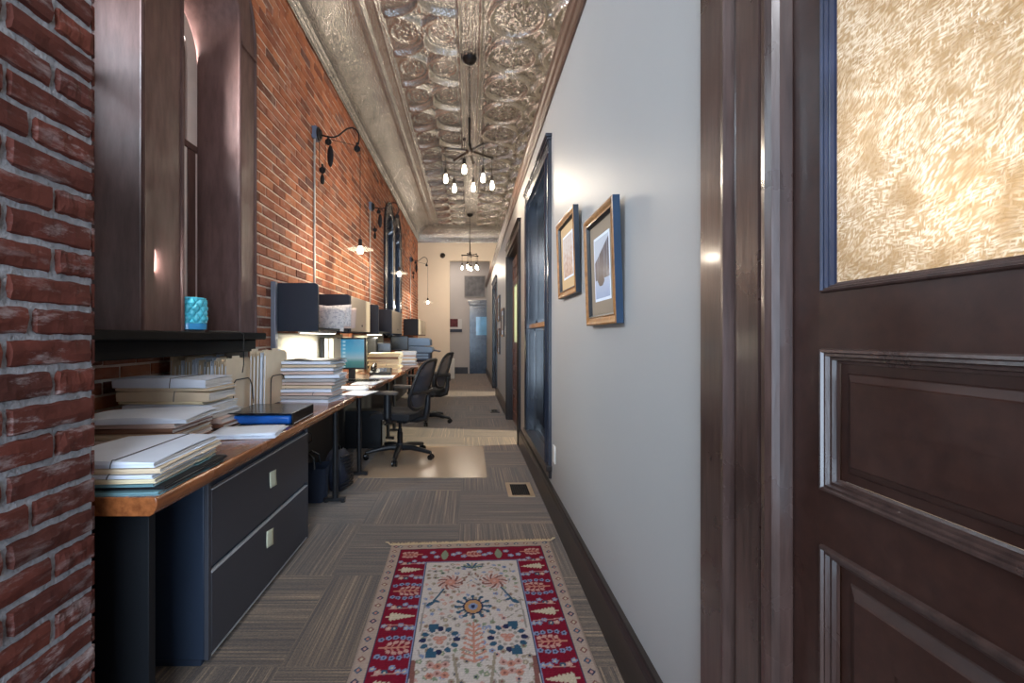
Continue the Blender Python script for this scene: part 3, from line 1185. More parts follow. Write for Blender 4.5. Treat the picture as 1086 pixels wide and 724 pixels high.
PROF = [(0.0, 0.0), (0.002, -0.006), (0.006, -0.007), (0.008, -0.003), (0.012, -0.004), (0.014, 0.002), (0.018, 0.002), (0.020, 0.008), (0.024, 0.010)]
for za, zb in ((1.0, 1.232), (0.22, 0.912)):
    mb = MB()
    mould_ring(mb, y0 + 0.11, 0.735, za, zb, PROF, XD)
    mb.build('panel_moulding', [M_doorcase, M_doorcase], d1, world=True, smooth=False, fix=False)
    mb = MB()
    mould_ring(mb, y0 + 0.134, 0.711, za + 0.024, zb - 0.024, [(0.0, 0.012), (0.018, 0.012), (0.020, 0.010), (0.034, 0.004), (0.036, 0.002), (0.1, 0.002)] if zb - za > 0.3 else [(0.0, 0.012), (0.014, 0.012), (0.016, 0.010), (0.026, 0.005), (0.028, 0.003), (0.09, 0.003)], XD)
    mb.box(XD + 0.0035, XD + 0.014, y0 + 0.20, 0.66, za + 0.08, zb - 0.08)
    mb.build('raised_panel', [M_door, M_door], d1, world=True, smooth=False, fix=False)
mb = MB()
mould_ring(mb, y0 + 0.11, 0.735, 1.322, 2.32, [(0.0, 0.0), (0.0015, -0.005), (0.004, -0.006), (0.005, -0.002), (0.008, -0.002), (0.009, 0.003), (0.012, 0.004), (0.013, 0.010), (0.016, 0.012)], XD)
M_bead = mat('bead_blue_reflection', srgb(40, 46, 66), 0.35, spec=0.5, vary=0.3, vscale=12)  # reflected blue daylight painted on the bead's far upright only
mb.build('glass_bead', [M_doorcase, M_bead], d1, world=True, smooth=False, fix=False)
mb = MB()
mb.box(XD + 0.012, XD + 0.018, y0 + 0.11, 0.735, 1.322, 2.32)
mb.build('obscure_glass', M_gluechip, d1, world=True, smooth=False)
# unseen lamps assumed in the room behind the door: they make the glass glow
light('assumed_lamp_by_door', 'AREA', (1.10, 0.25, 1.75), 7.5, (1.0, 0.975, 0.93), (0, PI / 2, 0), 1.2, 1.3)
light('assumed_room_bulb', 'POINT', (0.70, 0.66, 1.55), 0.35, (1.0, 0.95, 0.88), size=0.03)
light('assumed_room_bulb', 'POINT', (0.68, 0.53, 1.415), 0.4, (1.0, 0.9, 0.75), size=0.03)


# ------------------------------------------------------------------ other openings in the partition
def casing(parent, a, b, ztop, material, z0=0.0, w=0.115, cap=True):
    """flat casings with bead and a capped head around an opening a..b"""
    mb = MB()
    for (p, q) in ((a - w, a), (b, b + w)):
        mb.box(XR - 0.022, XR + 0.002, p, q, z0, ztop)
        inner = q if p < a else p
        mb.tube([(XR - 0.022, inner + (-0.012 if p < a else 0.012), z0), (XR - 0.022, inner + (-0.012 if p < a else 0.012), ztop)], 0.012, 8)
        outer = p if p < a else q
        mb.tube([(XR - 0.020, outer + (0.008 if p < a else -0.008), z0), (XR - 0.020, outer + (0.008 if p < a else -0.008), ztop)], 0.008, 8)
    mb.build('casing', material, parent, world=True)
    mb = MB()
    mb.box(XR - 0.024, XR + 0.002, a - w, b + w, ztop, ztop + 0.10)
    mb.box(XR - 0.034, XR + 0.002, a - w - 0.01, b + w + 0.01, ztop + 0.10, ztop + 0.118)
    mb.box(XR - 0.046, XR + 0.002, a - w - 0.02, b + w + 0.02, ztop + 0.118, ztop + 0.14)
    mb.box(XR - 0.030, XR + 0.002, a - w - 0.004, b + w + 0.004, ztop - 0.002, ztop + 0.012)
    mb.build('head_casing', material, parent, world=True, bevel=0.003)
    mb = MB()
    mb.box(XR, XR + TH + 0.02, a - 0.001, a + 0.018, z0, ztop)
    mb.box(XR, XR + TH + 0.02, b - 0.018, b + 0.001, z0, ztop)
    mb.box(XR, XR + TH + 0.02, a, b, ztop - 0.018, ztop + 0.001)
    mb.build('jamb', material, parent, world=True, bevel=0.002)


# interior sash window
w3 = struct(thing('window_3', 'tall interior sash window in dark casing coloured by reflected blue daylight', 'window', (XR, 3.87, 0.33)))
a, b, z0, z1 = OPEN[1]
casing(w3, a, b, z1, M_trim_bluelit, z0)
mb = MB()
mb.box(XR - 0.04, XR + TH + 0.004, a - 0.13, b + 0.13, z0 - 0.035, z0 + 0.005)
mb.box(XR - 0.02, XR + 0.002, a - 0.115, b + 0.115, z0 - 0.09, z0 - 0.035)
mb.build('sill', M_trimdark, w3, world=True, bevel=0.004)
mb = MB()
for (zz0, zz1, xx) in ((z0, 1.36, XR + 0.055), (1.36, z1, XR + 0.075)):
    for (p, q) in ((a + 0.018, a + 0.07), (b - 0.07, b - 0.018)):
        mb.box(xx, xx + 0.02, p, q, zz0, zz1)
    mb.box(xx, xx + 0.02, a + 0.018, b - 0.018, zz0, zz0 + 0.06)
    mb.box(xx, xx + 0.02, a + 0.018, b - 0.018, zz1 - 0.05, zz1)
mb.build('sash_frame', M_trim_bluelit, w3, world=True, bevel=0.003)
mb = MB()
mb.box(XR + 0.0, XR + 0.075, a + 0.018, b - 0.018, 1.335, 1.375)
mb.build('meeting_rail', M_gold, w3, world=True, bevel=0.004)
mb = MB()
mb.box(XR + 0.062, XR + 0.066, a + 0.06, b - 0.06, z0 + 0.05, 1.34)
mb.box(XR + 0.084, XR + 0.088, a + 0.06, b - 0.06, 1.37, z1 - 0.04)
mb.build('pane', M_glassblue, w3, world=True, smooth=False)


def leaf(parent, hinge, ang, wdt, h, material, rows, glass_row=None):
    """panelled door leaf built along +x from the hinge, turned by ang"""
    M = Matrix.Translation(Vector(hinge)) @ Matrix.Rotation(ang, 4, 'Z')
    mb = MB()
    st = 0.10
    mb.box(0, st, -0.02, 0.02, 0.01, h, 0, M)
    mb.box(wdt - st, wdt, -0.02, 0.02, 0.01, h, 0, M)
    zz = [0.01]
    for (za, zb) in rows:
        mb.box(st, wdt - st, -0.02, 0.02, zz[-1], za, 0, M)
        zz.append(zb)
    mb.box(st, wdt - st, -0.02, 0.02, zz[-1], h, 0, M)
    mb.build('leaf_frame', material, parent, world=True, bevel=0.003)
    mb = MB()
    for i, (za, zb) in enumerate(rows):
        if i == glass_row:
            continue
        mb.box(st, wdt - st, -0.003, 0.003, za, zb, 0, M)
        mb.box(st + 0.045, wdt - st - 0.045, -0.012, 0.012, za + 0.045, zb - 0.045, 0, M)
    mb.build('leaf_panels', material, parent, world=True, bevel=0.004)
    if glass_row is not None:
        za, zb = rows[glass_row]
        mb = MB()
        mb.box(st, wdt - st, -0.003, 0.003, za, zb, 0, M)
        mb.build('leaf_glass', M_frost, parent, world=True, smooth=False)


def frost():
    m, nt, b, co = base('frosted_glass')
    b.inputs['Base Color'].default_value = (*srgb(206, 216, 200), 1)
    b.inputs['Roughness'].default_value = 0.3
    tl = nt.nodes.new('ShaderNodeBsdfTranslucent')
    tl.inputs[0].default_value = (*srgb(214, 222, 206), 1)
    mx = nt.nodes.new('ShaderNodeMixShader')
    mx.inputs[0].default_value = 0.6
    nt.links.new(b.outputs[0], mx.inputs[1])
    nt.links.new(tl.outputs[0], mx.inputs[2])
    nt.links.new(mx.outputs[0], nt.nodes['Material Output'].inputs[0])
    return m


M_frost = frost()
d2 = struct(thing('door_2', 'brown wood door with frosted glass with its near half open beyond the sash window', 'door', (XR, 6.0, 0)))
casing(d2, 5.22, 6.80, 2.47, M_trimdark)
leaf(d2, (XR + 0.085, 6.78, 0), math.radians(-90), 0.79, 2.4, M_brownleaf, [(0.16, 0.40), (0.48, 0.76), (0.84, 1.08), (1.18, 2.0), (2.08, 2.28)], 3)
d3 = struct(thing('door_3', 'dark panelled door, half open, near the end of the corridor', 'door', (XR, 10.3, 0)))
casing(d3, 9.58, 11.0, 2.43, M_trim_bluelit)
leaf(d3, (XR + 0.085, 10.98, 0), math.radians(-90), 0.68, 2.35, M_trim_bluelit, [(0.16, 0.55), (0.65, 1.0), (1.12, 2.1)], 2)
d4 = struct(thing('door_4', 'glossy panelled door in the end room, coloured by its blue reflection', 'door', (0.36, YBACK, 0)))
mb = MB()
mb.box(0.0, 0.12, YBACK - 0.03, YBACK, 0, 2.36)
mb.box(0.93, 1.05, YBACK - 0.03, YBACK, 0, 2.36)
mb.box(-0.03, 1.08, YBACK - 0.04, YBACK, 2.36, 2.46)
mb.box(-0.06, 1.11, YBACK - 0.07, YBACK, 2.46, 2.52)
mb.build('casing', M_door_bluelit, d4, world=True, bevel=0.005)
leaf(d4, (0.12, YBACK - 0.025, 0), 0.0, 0.81, 2.35, M_door_bluelit, [(0.16, 0.45), (0.53, 0.86), (0.94, 1.22), (1.32, 1.95), (2.03, 2.25)], None)
mb = MB()
mb.box(0.22, 0.83, YBACK - 0.052, YBACK - 0.04, 1.32, 1.95)
M_blueglass = mat('blue_glass', srgb(110, 170, 214), 0.08, spec=0.8, vary=0.2, vscale=5)
mb.build('door_glass', M_blueglass, d4, world=True)

# ------------------------------------------------------------------ wooden desks along the brick wall
ZD = 0.79
XE = -0.897
EDGE = [(0, -0.055), (0.0, -0.012), (-0.004, -0.004), (-0.012, 0.0)]


def desk(y0, y1, xb, label, legs, panel=False):
    t = thing('desk', label, 'desk', ((xb + XE) / 2, (y0 + y1) / 2, 0), 0, 'wood topped desks along the brick wall')
    mb = MB()
    pr = [(xb, ZD - 0.055), (XE - 0.022, ZD - 0.055), (XE - 0.012, ZD - 0.048), (XE - 0.002, ZD - 0.030), (XE, ZD - 0.018), (XE, ZD - 0.006), (XE - 0.006, ZD), (xb, ZD)]
    mb.prism(pr, 'y', y0, y1)
    if panel:
        mb.box(-1.82, xb, 1.29, 3.0, ZD - 0.055, ZD)
    mb.build('desktop', M_desk, t, world=True, bevel=0.003)
    if panel:
        mb = MB()
        mb.box(-1.44, -0.985, y0 + 0.09, y0 + 0.12, 0.0, ZD - 0.055)
        mb.build('end_panel', M_blackgloss2, t, world=True, bevel=0.002)
        mb = MB()
        mb.box(-1.48, -1.465, y0 + 0.12, y1 - 0.02, 0.04, ZD - 0.055)
        mb.build('modesty_panel', M_blackmetal, t, world=True)
    else:
        mb = MB()
        mb.box(-1.40, -1.385, y0 + 0.02, y1 - 0.02, 0.04, ZD - 0.055)
        mb.build('modesty_panel', M_blackmetal, t, world=True)
    for (lx, ly) in legs:
        mb = MB()
        mb.cyl((lx, ly, 0.03), (lx, ly, ZD - 0.055), 0.021, n=14)
        mb.box(lx - 0.045, lx + 0.045, ly - 0.045, ly + 0.045, ZD - 0.07, ZD - 0.0545)
        mb.box(lx - 0.085, lx + 0.075, ly - 0.022, ly + 0.022, 0.012, 0.034)
        mb.cyl((lx - 0.07, ly, 0), (lx - 0.07, ly, 0.014), 0.018)
        mb.cyl((lx + 0.06, ly, 0), (lx + 0.06, ly, 0.014), 0.018)
        mb.build('leg', M_legs, t, world=True, bevel=0.002)
    return t


M_legs = mat('chipped_black_paint', srgb(24, 25, 29), 0.45, vary=0.5, vscale=30, bump=0.1)
desk(1.285, 3.55, -1.475, 'varnished wood desk nearest the camera, under the arched window, piled with files', [(-1.02, 3.40), (-1.60, 3.40)][:1], True)
desk(3.80, 5.66, XL + 0.02, 'wood desk with the lit computer screen, in front of the first office chair', [(-1.0, 4.06), (-1.0, 5.5)])
desk(5.69, 7.62, XL + 0.02, 'wood desk behind the black telephone, at the second office chair', [(-1.0, 5.95), (-1.0, 7.45)])
desk(7.65, 9.9, XL + 0.02, 'wood desk carrying the blue-grey printer, furthest along the brick wall', [(-1.0, 7.9), (-1.0, 9.7)])

# ------------------------------------------------------------------ lateral file cabinet
fc = thing('file_cabinet', 'charcoal two-drawer lateral file cabinet under the nearest desk', 'file cabinet', (-1.22, 2.21, 0))
CX, CY0, CY1 = -0.990, 1.69, 2.735
mb = MB()
mb.box(-1.45, CX - 0.012, CY0, CY1, 0.03, 0.705)
mb.box(-1.43, CX - 0.03, CY0 + 0.01, CY1 - 0.01, 0.0, 0.03)
mb.build('body', M_fileside, fc, world=True, bevel=0.004)
for (za, zb) in ((0.045, 0.352), (0.376, 0.668)):
    mb = MB()
    mb.box(CX - 0.014, CX + 0.006, CY0 + 0.018, CY1 - 0.018, za, zb)
    dr = mb.build('drawer', M_file, fc, world=True, bevel=0.004)
    mb = MB()
    mb.box(CX - 0.010, CX + 0.008, CY0 + 0.02, CY1 - 0.02, zb - 0.001, zb + 0.004)
    mb.build('pull_edge', M_trackmetal, dr, world=True)
mb = MB()
mb.box(CX - 0.012, CX + 0.004, CY0 + 0.018, CY1 - 0.018, 0.034, 0.038)
mb.build('kick_trim', M_trackmetal, fc, world=True)
mb = MB()
mb.box(CX - 0.012, CX + 0.005, CY0, CY0 + 0.018, 0.03, 0.705)
mb.build('face_stile', M_file, fc, world=True, bevel=0.002)
mb = MB()
mb.box(CX - 0.012, CX + 0.005, CY1 - 0.018, CY1, 0.03, 0.705)
mb.build('face_stile', M_file, fc, world=True, bevel=0.002)


def note(y, z, label, tilt):
    mb = MB()
    mb.grid(lambda u, v: (CX + 0.0075 + 0.006 * (1 - v) ** 2, y - 0.038 + 0.076 * u + tilt * (v - 0.5), z - 0.038 + 0.076 * v - tilt * (u - 0.5)), 4, 6)
    o = mb.build('sticky_note', M_note, None)
    md = o.modifiers.new('thick', 'SOLIDIFY')
    md.thickness = 0.0006
    tag(o, label, 'note', 'notes on the file drawers')


note(2.235, 0.545, 'pale sticky note on the upper file drawer', 0.006)
note(2.20, 0.265, 'pale sticky note on the lower file drawer', 0.014)

# ------------------------------------------------------------------ files
ORD = ['topmost', 'second from top', 'third from top', 'fourth from top', 'fifth from top', 'sixth from top', 'seventh from top', 'eighth from top', 'ninth from top', 'tenth from top', 'eleventh from top', 'twelfth from top', 'thirteenth from top']
NAMES = {'manila': 'manila folder', 'white': 'white folder', 'pink': 'pinkish folder', 'buff': 'buff folder', 'teal': 'teal folder', 'blue': 'dark blue folder', 'black': 'black folder', 'brown': 'brown folder', 'grey': 'grey folder'}
rnd = random.Random(11)


def folder(loc, rz, w, d, h, colour, label, group, band=False, open_side=1, tilt=0.0, sag=0.0):
    """folder lying flat: w along x, d along y; spine on the -x side, papers seen on the others"""
    t = thing('file_folder', label, 'folder', loc, rz, group)
    tt_ = 0.0022
    cv = MB()

    def top(u, v, off=0.0):
        x, y = (u - 0.5) * w, (v - 0.5) * d
        z = h + off + tilt * x - sag * ((2 * u - 1) ** 2 * 0.6 + (2 * v - 1) ** 2 * 0.4) * h + 0.002 * math.sin(u * 5 + v * 4 + w * 40)
        return x, y, z
    cv.grid(lambda u, v: top(u, v), 8, 8)
    cv.grid(lambda u, v: (top(u, v)[0], top(u, v)[1], top(u, v)[2] - tt_), 8, 8)
    # rim of the top cover
    rim = [(i / 8, 0) for i in range(8)] + [(1, i / 8) for i in range(8)] + [(1 - i / 8, 1) for i in range(8)] + [(0, 1 - i / 8) for i in range(8)]
    n = len(rim)
    vs = [top(*p) for p in rim] + [(top(*p)[0], top(*p)[1], top(*p)[2] - tt_) for p in rim]
    cv.add(vs, [(i, (i + 1) % n, n + (i + 1) % n, n + i) for i in range(n)])
    cv.box(-w / 2 + 0.002, w / 2 + 0.004, -d / 2 - 0.002, d / 2 - 0.004, 0.0, tt_)
    # folded spine along the front (-y) edge
    sp = [(-w / 2 + w * i / 8, top(i / 8, 0)) for i in range(9)]
    vs = []
    for x, tp in sp:
        vs += [(x, -d / 2, 0.001), (x, -d / 2 - 0.003, h * 0.5), (x, -d / 2, tp[2] - 0.001)]
    fs = []
    for i in range(8):
        for k in range(2):
            fs.append((i * 3 + k, i * 3 + k + 1, i * 3 + k + 4, i * 3 + k + 3))
    if open_side == 1:
        cv.add(vs, fs)
    # tab
    cv.box(w / 2 - 0.002, w / 2 + 0.012, d * 0.10, d * 0.35, h * 0.12, h * 0.12 + tt_)
    cv.build('cover', FOLD[colour], t, smooth=True, angle=0.6)
    pp = MB()
    k = max(2, int(h / 0.009))
    for i in range(k):
        za = tt_ + (h * (1 - sag) - 2 * tt_ - 0.002) * i / k
        zb = tt_ + (h * (1 - sag) - 2 * tt_ - 0.002) * (i + 1) / k
        e = [rnd.uniform(0.001, 0.010) for _ in range(4)]
        pp.box(-w / 2 + e[0], w / 2 - e[1] + 0.004, -d / 2 + e[2] * 0.6 + 0.001, d / 2 - e[3], za, zb - 0.0006)
    pp.build('papers', M_paperedge, t, smooth=False)
    if band:
        b = MB()
        x = w * 0.12
        hh = h + 0.0015
        path = [(x, -d / 2 - 0.005, -0.0), (x + 0.002, -d / 2 - 0.006, h * 0.5), (x + 0.004, -d / 2 - 0.002, hh)]
        path += [(x + 0.02 * v + 0.004, (v - 0.5) * d, top(0.62, v)[2] + 0.002) for v in (0.03, 0.2, 0.4, 0.6, 0.8, 0.97)]
        path += [(x + 0.02, d / 2 + 0.004, h * 0.5), (x + 0.02, d / 2 + 0.003, 0.0)]
        b.tube(path, 0.0019, 6)
        b.build('rubber_band', M_band, t)
    return t


def stack(cx, cy, items, rz, where, group, z0=ZD, jit=0.012, jr=0.05):
    """items from bottom to top: (w, d, h, colour, band)"""
    z = z0
    n = len(items)
    for i, it in enumerate(items):
        w, d, h, colour, band = it[:5]
        dx, dy, dr = (it[5] if len(it) > 5 else (rnd.uniform(-jit, jit), rnd.uniform(-jit, jit), rnd.uniform(-jr, jr)))
        lab = '%s, %s in the %s' % (NAMES[colour], ORD[n - 1 - i], where)
        folder((cx + dx, cy + dy, z), rz + dr, w, d, h, colour, lab, group, band, 1, 0.0, it[6] if len(it) > 6 else 0.12)
        z += h + 0.0012
    return z


# front stack at the near end of the desk
stack(-1.10, 1.485, [
    (0.36, 0.38, 0.010, 'teal', False, (0.005, 0.0, 0.03)),
    (0.35, 0.37, 0.009, 'black', False, (0.018, 0.015, 0.02)),
    (0.34, 0.36, 0.008, 'teal', False, (-0.01, 0, 0.04)),
    (0.34, 0.37, 0.014, 'buff', False, (-0.01, 0.005, 0.06)),
    (0.33, 0.36, 0.012, 'white', True, (-0.005, 0.0, 0.03)),
    (0.34, 0.37, 0.016, 'manila', False, (0.005, 0.01, 0.05)),
    (0.32, 0.37, 0.022, 'white', True, (0.0, 0.01, 0.04), 0.25),
], 0.02, 'front stack at the desk end', 'folders stacked at the near end of the desk')
# loose pile against the pier, only its edge in view
stack(-1.36, 1.60, [(0.30, 0.24, 0.018, 'manila', False), (0.30, 0.24, 0.016, 'white', False), (0.28, 0.23, 0.010, 'white', False)], 0.1, 'pile half hidden by the pier', 'folders half hidden by the brick pier')
# low stack in the middle
stack(-1.40, 1.95, [
    (0.40, 0.30, 0.024, 'brown', False), (0.41, 0.30, 0.020, 'pink', False), (0.40, 0.29, 0.022, 'manila', False),
    (0.40, 0.30, 0.020, 'brown', False), (0.38, 0.29, 0.018, 'pink', False), (0.44, 0.31, 0.030, 'white', False, (0.01, 0.0, 0.06), 0.5)],
    0.06, 'low stack behind the front stack', 'folders in the low middle stack')
# tall banded stack behind it
stack(-1.50, 2.33, [
    (0.52, 0.27, 0.014, 'black', False, (0.05, 0.0, 0.02)), (0.50, 0.27, 0.018, 'brown', False, (0.05, 0.01, -0.02)), (0.50, 0.26, 0.026, 'pink', False, (0.03, 0.0, 0.03)), (0.46, 0.26, 0.020, 'grey', False, (0.02, 0, -0.02)),
    (0.44, 0.25, 0.046, 'white', False, (0.01, 0, 0.02)), (0.42, 0.25, 0.012, 'buff', False, (-0.02, 0.0, 0.0)), (0.46, 0.25, 0.050, 'manila', True, (-0.01, 0, 0.02)), (0.47, 0.25, 0.014, 'manila', False, (-0.01, 0, 0.0)), (0.46, 0.25, 0.048, 'white', True, (-0.03, 0.0, 0.02), 0.15)],
    -0.02, 'banded stack below the sill', 'folders in the banded stack below the sill')
# big stack at the far end of the first desk
cols = ['white', 'grey', 'pink', 'white', 'manila', 'pink', 'grey', 'white', 'pink', 'white', 'manila', 'white', 'black']
hs = [0.024, 0.022, 0.020, 0.026, 0.024, 0.020, 0.024, 0.028, 0.022, 0.026, 0.020, 0.024, 0.004]
stack(-1.155, 3.33, [(0.37 + rnd.uniform(-0.01, 0.015), 0.32 + rnd.uniform(-0.01, 0.015), h, c, i == 2, (rnd.uniform(-0.03, 0.025), rnd.uniform(-0.02, 0.015), rnd.uniform(-0.13, 0.10)), 0.3) for i, (c, h) in enumerate(zip(cols, hs))],
      0.0, 'tall stack by the desk gap', 'folders in the tall stack at the desk end')
# yellowish stack behind the telephone, and the white one beside it
cols = ['buff', 'manila', 'buff', 'buff', 'manila', 'buff', 'brown', 'buff', 'buff']
stack(-1.13, 6.02, [(0.40 + rnd.uniform(-0.01, 0.02), 0.30, rnd.uniform(0.022, 0.034), c, i in (3, 6)) for i, c in enumerate(cols)], 0.0, 'buff stack behind the telephone', 'buff folders stacked behind the telephone')
cols = ['pink', 'white', 'grey', 'white', 'manila', 'white', 'pink', 'white', 'white']
stack(-0.99, 7.0, [(0.30 + rnd.uniform(-0.03, 0.05), 0.30, rnd.uniform(0.022, 0.032), c, False) for i, c in enumerate(cols)], 0.1, 'pale stack before the printer', 'pale folders stacked before the printer')


def sheets(cx, cy, n, w, d, z0, rz, label, group, name='paper_sheet', jit=0.015, jr=0.08):
    for i in range(n):
        mb = MB()
        a = rz + rnd.uniform(-jr, jr)
        x, y = cx + rnd.uniform(-jit, jit), cy + rnd.uniform(-jit, jit)
        M = Matrix.Translation((x, y, 0)) @ Matrix.Rotation(a, 4, 'Z')
        hh = 0.004
        mb.grid(lambda u, v: ((u - 0.5) * w, (v - 0.5) * d, z0 + i * hh + 0.0012 * (1 + math.sin(u * 6 + i))), 6, 6, 0, M)
        o = mb.build(name, M_paper)
        md = o.modifiers.new('thick', 'SOLIDIFY')
        md.thickness = 0.0032
        md.offset = 1
        lab = (label % ORD[n - 1 - i]) if '%s' in label else label
        tag(o, lab, 'paper', group)


sheets(-1.055, 2.13, 5, 0.29, 0.22, ZD + 0.001, 0.15, 'white sheets in the loose spread before the blue binder, %s', 'loose sheets before the blue binder')
sheets(-0.90, 3.66, 1, 0.22, 0.30, ZD + 0.002, -0.15, 'white sheet sticking out over the gap between the first two desks', None, jit=0.0, jr=0.0)
sheets(-1.03, 3.98, 3, 0.24, 0.30, ZD + 0.001, 0.2, 'white sheets at the near corner of the computer desk, %s', 'sheets at the corner of the computer desk')
sheets(-1.02, 4.45, 3, 0.24, 0.32, ZD + 0.001, -0.1, 'pale sheets before the computer screen, %s', 'pale sheets before the computer screen')
sheets(-1.0, 5.1, 3, 0.26, 0.32, ZD + 0.001, 0.12, 'white sheets before the black telephone, %s', 'sheets before the telephone')

# black lever arch binder lying open towards the camera, blue inside
bi = thing('binder', 'black and blue binder lying flat beside the wire file holder', 'binder', (-1.09, 2.49, ZD), 0.03)
mb = MB()
mb.box(-0.175, 0.165, -0.17, 0.17, 0.0, 0.004)
mb.box(-0.175, 0.165, -0.17, 0.17, 0.062, 0.066)
mb.box(0.161, 0.167, -0.17, 0.17, 0.0, 0.066)
mb.build('cover', M_blackgloss, bi, bevel=0.0025)
mb = MB()
mb.box(-0.165, 0.150, -0.160, 0.15, 0.005, 0.050)
mb.build('blue_filling', mat('blue_vinyl', srgb(30, 92, 176), 0.3, bump=0.3, bscale=30, vary=0.3, vscale=10), bi, bevel=0.012)
mb = MB()
mb.box(0.167, 0.169, -0.15, 0.15, 0.008, 0.012)
mb.build('edge_strip', M_trackmetal, bi)

# ------------------------------------------------------------------ wire file holders with standing folders


def wire_holder(x, y, n, label, length=0.40):
    t = thing('wire_file_holder', label, 'file holder', (x, y, ZD), 0, 'wire file holders')
    for (yo) in (0.05, 0.33):
        mb = MB()
        mb.tube([(-length, yo, 0.006), (0.05, yo, 0.006)], 0.0035, 8)
        mb.build('base_wire', M_iron, t)
    k = max(2, n)
    for i in range(k):
        xx = 0.02 - (length - 0.02) * i / max(1, k - 1)
        mb = MB()
        pts = [(xx, 0.06, 0.006), (xx - 0.005, 0.075, 0.15), (xx - 0.006, 0.085, 0.185), (xx - 0.006, 0.105, 0.20), (xx - 0.006, 0.255, 0.20), (xx - 0.006, 0.28, 0.185), (xx - 0.005, 0.30, 0.15), (xx, 0.32, 0.006)]
        mb.tube(pts, 0.0035, 8)
        mb.build('hoop', M_iron, t)
    return t


wire_holder(-1.435, 2.62, 4, 'black wire file holder with folders below the sill end, nearer of the pair')
wire_holder(-1.335, 2.90, 2, 'black wire file holder against the brick, further of the pair', 0.12)


def standing(x, y, h, d, colour, label, group, lean=0.0):
    t = thing('standing_folder', label, 'folder', (x, y, ZD + 0.008), 0, group)
    mb = MB()
    L = math.tan(lean)
    for dx in (0.0, 0.011):
        hh = h if dx == 0 else h - 0.012
        vs = [(dx, 0, 0), (dx + 0.0022, 0, 0), (dx + 0.0022, d, 0), (dx, d, 0), (dx + L * hh, 0, hh), (dx + 0.0022 + L * hh, 0, hh), (dx + 0.0022 + L * hh, d, hh), (dx + L * hh, d, hh)]
        mb.add(vs, [(0, 3, 2, 1), (4, 5, 6, 7), (0, 1, 5, 4), (1, 2, 6, 5), (2, 3, 7, 6), (3, 0, 4, 7)])
    mb.box(0, 0.013, 0.0, d, -0.001, 0.002)
    a = rnd.choice([0.02, 0.12, 0.22])
    mb.box(L * h, 0.0022 + L * h, a, a + 0.09, h - 0.001, h + 0.014)
    mb.build('cover', FOLD[colour], t, smooth=False)
    mb = MB()
    vs = [(0.003, 0.004, 0.003), (0.010, 0.004, 0.003), (0.010, d - 0.004, 0.003), (0.003, d - 0.004, 0.003)]
    hh = h - 0.03
    vs += [(x_ + L * hh, y_, hh) for x_, y_, _ in vs]
    mb.add(vs, [(0, 3, 2, 1), (4, 5, 6, 7), (0, 1, 5, 4), (1, 2, 6, 5), (2, 3, 7, 6), (3, 0, 4, 7)])
    mb.build('papers', M_paper, t, smooth=False)


cs = ['manila', 'manila', 'manila', 'manila', 'white', 'manila', 'grey', 'manila', 'white', 'white', 'manila', 'manila', 'white', 'manila', 'manila', 'manila']
for i, c in enumerate(cs):
    x = -1.455 - 0.0215 * i
    k = i
    lab = '%s standing in the nearer wire holder, %s' % (NAMES[c], 'facing out at the front' if i == 0 else ('number %d back from the front one' % i))
    standing(x, 2.645 + rnd.uniform(-0.008, 0.008), 0.325 + rnd.uniform(-0.02, 0.012) + (0.03 if i == len(cs) - 1 else 0), 0.33, c, lab, 'folders standing in the nearer wire holder', 0.03)
for i, c in enumerate(['manila', 'white', 'manila', 'manila', 'manila']):
    lab = '%s standing in the further wire holder, %s' % (NAMES[c], 'facing out at the front' if i == 0 else ('number %d back from the front one' % i))
    standing(-1.352 - 0.023 * i, 2.93, 0.36 - 0.008 * (i % 2), 0.33, c, lab, 'folders standing in the further wire holder', 0.02)

# ------------------------------------------------------------------ turquoise quilted jar on the sill
ja = thing('quilted_jar', 'turquoise quilted glass jar on the black window sill', 'jar', (-1.50, 2.385, ZW))


def jar_fn(u, v):
    a = 2 * PI * u
    z = 0.042 + 0.138 * v
    q = abs(math.sin(6 * a + v * PI * 2.5)) * abs(math.sin(6 * a - v * PI * 2.5))
    r = 0.066 + 0.011 * q ** 0.5 * (1 if 0.03 < v < 0.93 else 0.3)
    return (r * math.cos(a), r * math.sin(a), z)


M_teal = mat('turquoise_glass', srgb(84, 206, 232), 0.1, spec=0.8, coat=0.6, vary=0.25, vscale=12)
mb = MB()
mb.grid(jar_fn, 144, 60)
mb.grid(lambda u, v: (0.058 * math.cos(2 * PI * u), 0.058 * math.sin(2 * PI * u), 0.05 + 0.13 * v), 32, 2)
mb.grid(lambda u, v: ((0.058 + 0.009 * v) * math.cos(2 * PI * u), (0.058 + 0.009 * v) * math.sin(2 * PI * u), 0.180), 32, 1)
mb.build('quilted_body', M_teal, ja, fix=False).scale = (1.22, 1.22, 1.0)
mb = MB()
mb.lathe([(0.066, 0.008), (0.072, 0.012), (0.073, 0.042), (0.064, 0.044)], n=40)
mb.build('smooth_base', mat('blue_glass_base', srgb(50, 160, 226), 0.15, spec=0.8, coat=0.5), ja).scale = (1.22, 1.22, 1.0)
mb = MB()
mb.lathe([(0.062, 0.0), (0.064, 0.0), (0.064, 0.010), (0.05, 0.010)], n=32)
mb.build('dark_foot', M_blackplastic, ja).scale = (1.22, 1.22, 1.0)
mb = MB()
mb.tube([(-1.44, 2.47, ZW + 0.004), (-1.43, 2.62, ZW + 0.004), (-1.41, 2.75, ZW + 0.004), (-1.402, 2.78, ZW - 0.01), (-1.402, 2.78, ZW - 0.2), (-1.42, 2.80, 1.03)], 0.003, 8)
tag(mb.build('power_cord', M_blackplastic), 'thin black cord running from the turquoise jar over the sill', 'cord')

# ------------------------------------------------------------------ overhead cabinets and panels
HC0, HC1 = 1.295, 1.662
XB, XFc = XL + 0.02, -1.150


